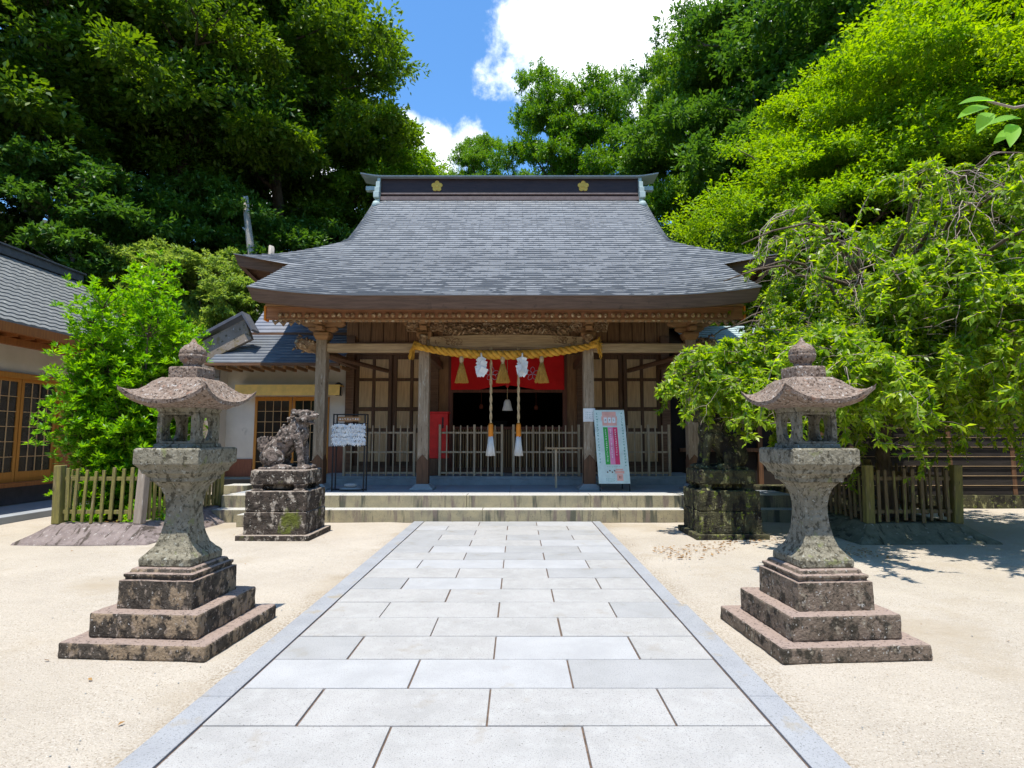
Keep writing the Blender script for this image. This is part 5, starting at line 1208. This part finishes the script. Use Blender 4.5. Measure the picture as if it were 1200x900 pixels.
cover('rear_undergrowth', 12000, (-12, 14), (25, 48), .36, 'leaf_deep', 'dark undergrowth on the slope behind the hall')

# leafy bush inside the left fence
def bush():
    rng = np.random.default_rng(9); e = empty('leafy_bush', (-6.85, 10.1, .18), label='bright green broad-leaved bush growing inside the low fence on the left', cat='bush'); e.scale = (.86, .8, .93)
    paths = []; tips = []
    for k in range(44):
        az = k * 2.4; d = np.array([math.cos(az) * .20 - .03, math.sin(az) * .22, 1.0]); L_ = rng.uniform(1.6, 4.5) if k % 3 else rng.uniform(1.0, 2.2); d[:2] *= (1.0 if k % 3 else 1.6); q = np.array([rng.normal() * .12, rng.normal() * .12, 0.0]); lp = [tuple(q)]
        for s in range(6):
            q = q + d * L_ / 6.3 + rng.normal(size=3) * .07; d[:2] *= 1.08 if s < 3 else .82; lp.append(tuple(q))
            for _ in range(7 if s > 0 else 3):
                e2 = q + unit(rng, 1)[0] * np.array([.42, .45, .35]) * (.6 + .6 * rng.random()) + np.array([0, 0, .15]); 
                wd = .55 + .75 * math.sin(min(1, max(.0, e2[2] / 4.4)) ** .8 * math.pi) ; e2[0] = max(-wd, min(wd * .95, e2[0])); e2[1] = max(-1.1, min(1.1, e2[1])); paths.append(([tuple(q), tuple(e2)], [.012, .005])); tips.append(e2)
        paths.append((lp, [.045 * (1 - .13 * j) for j in range(7)])); tips.append(np.array(lp[-1]))
    c = np.array(tips); c = c[c[:, 2] > .2]; K = len(c); nper = 84
    # rosettes of elongated leaves at twig ends
    n = K * nper; tw = 6; ctr = np.repeat(c, tw, axis=0) + rng.normal(size=(K * tw, 3)) * np.array([.19, .19, .15]); per = nper // tw + 1; n = len(ctr) * per
    az = rng.random(n) * 6.283; el = rng.uniform(-.1, 1.2, n); D = np.stack([np.cos(az) * np.cos(el), np.sin(az) * np.cos(el), np.sin(el)], 1); C = np.repeat(ctr, per, axis=0) + D * .015 - np.array([0, 0, 1]) * rng.random((n, 1)) * .05
    N_ = np.stack([-np.cos(az) * np.sin(el), -np.sin(az) * np.sin(el), np.cos(el)], 1) + rng.normal(size=(n, 3)) * .3; L_ = .115 * (.7 + .6 * rng.random(n))
    rv = np.clip(np.repeat(rng.random(len(ctr)), per) * .5 + .5 * rng.random(n), 0, 1); leaf_obj('foliage', leaf_arrays(C, D, N_, L_, L_ * .36, rng), M['leaf_shrub'], rv, e)
    o = bpy.data.objects.new('stems', wood_mesh('stems', paths, M['bark'])); col.objects.link(o); o.parent = e
    print('bush leaves', n)
bush()
def lowbush(x, y, s, lab):
    rng = np.random.default_rng(int(abs(x * 10))); e = empty('low_plant', (x, y, .2), label=lab, cat='plant'); n = 1500; az = rng.random(n) * 6.283; el = rng.uniform(0, 1.4, n); D = np.stack([np.cos(az) * np.cos(el), np.sin(az) * np.cos(el), np.sin(el)], 1)
    C = unit(rng, n) * (rng.random(n) ** .5)[:, None] * s; C[:, 2] = np.abs(C[:, 2]); L_ = .08 * (.7 + .6 * rng.random(n)); leaf_obj('foliage', leaf_arrays(C, D, np.cross(D, np.cross([0, 0, 1.], D)) + rng.normal(size=(n, 3)) * .2, L_, L_ * .4, rng), M['leaf_shrub'], rng.random(n), e)
lowbush(-6.1, 9.5, .4, 'low leafy plant at the front right of the left fenced plot'); lowbush(-7.0, 9.3, .28, 'small leafy plant at the front of the left fenced plot')

# weeping tree inside the right fence
def weeping():
    rng = np.random.default_rng(31); B0 = np.array([6.55, 10.1, .18]); e = empty('weeping_tree', tuple(B0), label='weeping cherry with drooping bright green branches over the right lantern', cat='tree')
    tr = [(0, 0, 0), (.03, 0, .5), (-.03, .03, 1.1), (.08, 0, 1.8), (.2, -.05, 2.5), (.15, -.1, 3.2), (.3, -.2, 4.0)]
    tw = MB(); tw.tube(tr, [.17, .13, .115, .11, .10, .085, .06], 12); tw.tube([(.0, .0, 1.5), (.25, -.1, 2.2), (.75, -.2, 2.9), (1.1, -.3, 3.6)], [.09, .08, .06, .04], 9); tw.build('trunk', M['bark'], e)
    limbs = MB(); tw2 = MB(); C = []; D = []; 
    arms = []
    for k in range(66):
        az = k * 2.4 + rng.random() * .5; kind = 'A' if k < 15 else 'B' if k < 34 else 'C' if k < 47 else 'D' if k < 60 else 'E'; h0 = rng.uniform(1.6, 2.6)
        if kind == 'A': az = math.pi + rng.uniform(-.3, 1.3); reach = rng.uniform(2.4, 4.3); hi = rng.uniform(2.5, 3.3)
        elif kind == 'B': reach = rng.uniform(1.2, 3.4) * (1.25 if math.sin(az) < 0 else .9); hi = rng.uniform(2.9, 4.6); h0 = rng.uniform(1.8, 3.4)
        elif kind == 'E': az = -math.pi / 2 + rng.uniform(-.75, .6); reach = rng.uniform(3.0, 5.3); hi = rng.uniform(3.1, 4.4)
        elif kind == 'D': az = rng.uniform(-1.1, .4); reach = rng.uniform(1.3, 3.3); hi = rng.uniform(2.7, 3.9)
        else: reach = rng.uniform(1.5, 4.2); hi = rng.uniform(4.3, 5.9); h0 = rng.uniform(2.4, 3.8); az = -math.pi / 2 + rng.uniform(-1.9, 1.4)
        p0 = np.array([.1, -.05, h0]); pts = []; dx, dy = math.cos(az), math.sin(az); bend = rng.uniform(-.6, .6)
        for j in range(9):
            t = j / 8; z = h0 + (hi - h0) * math.sin(t * math.pi * .62) - max(0, t - .7) * .9; ca, sa = math.cos(bend * t), math.sin(bend * t)
            q = p0 + np.array([(dx * ca - dy * sa) * reach * t, (dx * sa + dy * ca) * reach * t, 0]) + rng.normal(size=3) * .07; q[2] = z; pts.append(q)
        arms.append((pts, kind)); limbs.tube([tuple(p) for p in pts], [.05 * (1 - .8 * j / 8) for j in range(9)], 7)
    nw = 0
    for pts, kind in arms:
        for w_ in range({'A': 38, 'B': 36, 'C': 22, 'D': 28, 'E': 24}[kind]):
            t = .18 + .82 * rng.random() ** .8; i = min(7, int(t * 8)); a = t * 8 - i; p = pts[i] * (1 - a) + pts[i + 1] * a
            az = rng.random() * 6.283; out_ = np.array([p[0], p[1], 0]); out_ /= (np.linalg.norm(out_) + .3); d = out_ * .55 + np.array([math.cos(az), math.sin(az), 0]) * .95; up = rng.uniform(-.1, .5)
            if p[0] + 6.55 < 4.7 and p[2] > 2.95 + .3 * rng.random(): continue
            Lw = rng.uniform(.35, 1.15) if kind != 'C' else rng.uniform(.7, 1.9)
            if rng.random() < (.5 if kind == 'D' else .12): Lw *= 1.8
            lp = [p]; v = d * 1.0 + np.array([0, 0, up]); q = p.copy(); ns = 9
            for s in range(ns):
                v = v + np.array([0, 0, -.27]); v[:2] *= .93; stp = v / np.linalg.norm(v) * Lw / ns; q = q + stp + rng.normal(size=3) * .03
                if q[2] < .55: break
                lp.append(q.copy())
            if len(lp) < 3: continue
            r0 = rng.uniform(.006, .011); tw2.tube([tuple(x) for x in lp], [r0 * (1 - .07 * j) for j in range(len(lp))], 4); nw += 1
            bare = rng.random() < {'A': .12, 'B': .15, 'C': .65, 'D': .12, 'E': .2}[kind]
            for j in range(1, len(lp)):
                seg = lp[j] - lp[j - 1]
                # side twig
                if rng.random() < .5:
                    sdir = rng.normal(size=3); sdir[2] = -abs(sdir[2]) * .4; sdir /= np.linalg.norm(sdir); e2 = lp[j] + sdir * rng.uniform(.12, .35); tw2.tube([tuple(lp[j]), tuple((lp[j] + e2) / 2 + np.array([0, 0, .02])), tuple(e2)], [.004, .003, .002], 3)
                    if not bare:
                        for _ in range(13): C.append(lp[j] + (e2 - lp[j]) * rng.random()); D.append(sdir * .6 + rng.normal(size=3) * .5 + np.array([0, 0, -.55]))
                if bare: continue
                for _ in range(19):
                    C.append(lp[j - 1] + seg * rng.random()); dd = rng.normal(size=3) * .85; dd[2] -= .45; D.append(dd)
    C = np.array(C); D = np.array(D); n = len(C); N_ = rng.normal(size=(n, 3)) * .7 + np.array([0, -.3, .95]); L_ = .096 * (.5 + .95 * rng.random(n))
    limbs.build('limbs', M['bark'], e); tw2.build('drooping_twigs', M['twig'], e)
    leaf_obj('foliage', leaf_arrays(C, D, N_, L_, L_ * .40, rng), M['leaf_cherry'], rng.random(n), e); print('cherry leaves', n, 'whips', nw)
weeping()

# leafy sprig near the camera, upper right
def sprig():
    e = empty('leafy_sprig', (1.385, 1.55, 2.55), label='close green sprig of large pointed leaves entering the frame at the upper right', cat='branch'); rng = np.random.default_rng(3); C = []; D = []
    m = MB().tube([(-.02, 0, .02), (.10, .05, .03), (.35, .1, .1), (.8, .2, .3)], [.003, .004, .006, .008], 6); m.build('twig', M['twig'], e)
    m = MB()
    for k, (a, z, L_, x0) in enumerate(((178, 6, .105, .0), (205, -14, .125, .0), (228, -34, .12, .02), (170, 2, .10, .13), (240, -40, .12, .12), (200, -20, .11, .16))):
        ax = Vector((math.cos(R(a)), math.sin(R(a)) * .5, math.sin(R(z)))).normalized(); side = ax.cross(Vector((0, -.7, .7))).normalized(); up = side.cross(ax); n = 10; vs = []
        for i in range(n + 1):
            t = i / n; w_ = .021 * math.sin(math.pi * t ** .8) ** .9 + .0005; c = Vector((x0, .02 * k, .02 - .006 * k)) + ax * L_ * t - Vector((0, 0, 1)) * .02 * t * t
            vs += [c - side * w_ + up * w_ * .35, c, c + side * w_ + up * w_ * .35]
        m.add(vs, [(i * 3 + q, i * 3 + q + 1, i * 3 + q + 4, i * 3 + q + 3) for i in range(n) for q in (0, 1)], True)
    o = m.build('leaves', leafmat('leaf_sprig', (.20, .42, .05), (.26, .50, .07), .6), e)
sprig()

# fallen leaves on the sand
rng = np.random.default_rng(77)
def litter(n, xr, yr, lab, mat, s=.045, z=.012):
    C = np.stack([rng.uniform(*xr, n), rng.uniform(*yr, n), np.full(n, z)], 1)
    if n > 200: C[:, 1] = yr[0] + (yr[1] - yr[0]) * np.clip(.5 + .35 * np.sin(C[:, 0] * 2.2) + rng.normal(size=n) * .18, 0, 1)
    k = np.abs(C[:, 0] + .165) > 1.85; C = C[k]; n = len(C); D = rng.normal(size=(n, 3)); D[:, 2] = .1; N_ = np.tile([0, 0, 1.], (n, 1)) + rng.normal(size=(n, 3)) * .25
    L_ = s * (.5 + rng.random(n)); tag(leaf_obj('fallen_leaves', leaf_arrays(C, D, N_, L_, L_ * .5, rng), M[mat], rng.random(n)), lab, 'fallen leaves', kind='stuff')
litter(420, (1.9, 5.0), (7.6, 9.2), 'brown and orange fallen leaves scattered before the right guardian dog', 'leaf_dry')
litter(90, (-7.5, 6.5), (2.6, 10.5), 'few dry leaves scattered over the sand', 'leaf_dry', .03)
litter(500, (5.5, 6.9), (9.1, 11.0), 'dry leaves lying on the soil of the right plot', 'leaf_dry', .05, .225)
litter(300, (-7.1, -5.9), (9.0, 11.0), 'dry leaves lying on the soil of the left plot', 'leaf_dry', .04, .225)
m = MB(); rp = random.Random(6)
for _ in range(700):
    x, y = rp.uniform(-6, 6), rp.uniform(2.4, 9.5)
    if abs(x + .165) < 1.85: continue
    if rp.random() < .5: x = (2.0 + abs(rp.gauss(0, .35))) * (1 if x > 0 else -1) - .165
    r_ = rp.uniform(.002, .007); m.lathe([(r_ * .6, -.3 * r_), (r_, .1 * r_), (r_ * .5, .6 * r_)], (x, y, .006), 5)
m.build('pebbles', M['plinth_stone'], None, label='small pebbles scattered on the sand beside the path', cat='pebbles', kind='stuff')
print('objects', len(bpy.data.objects))
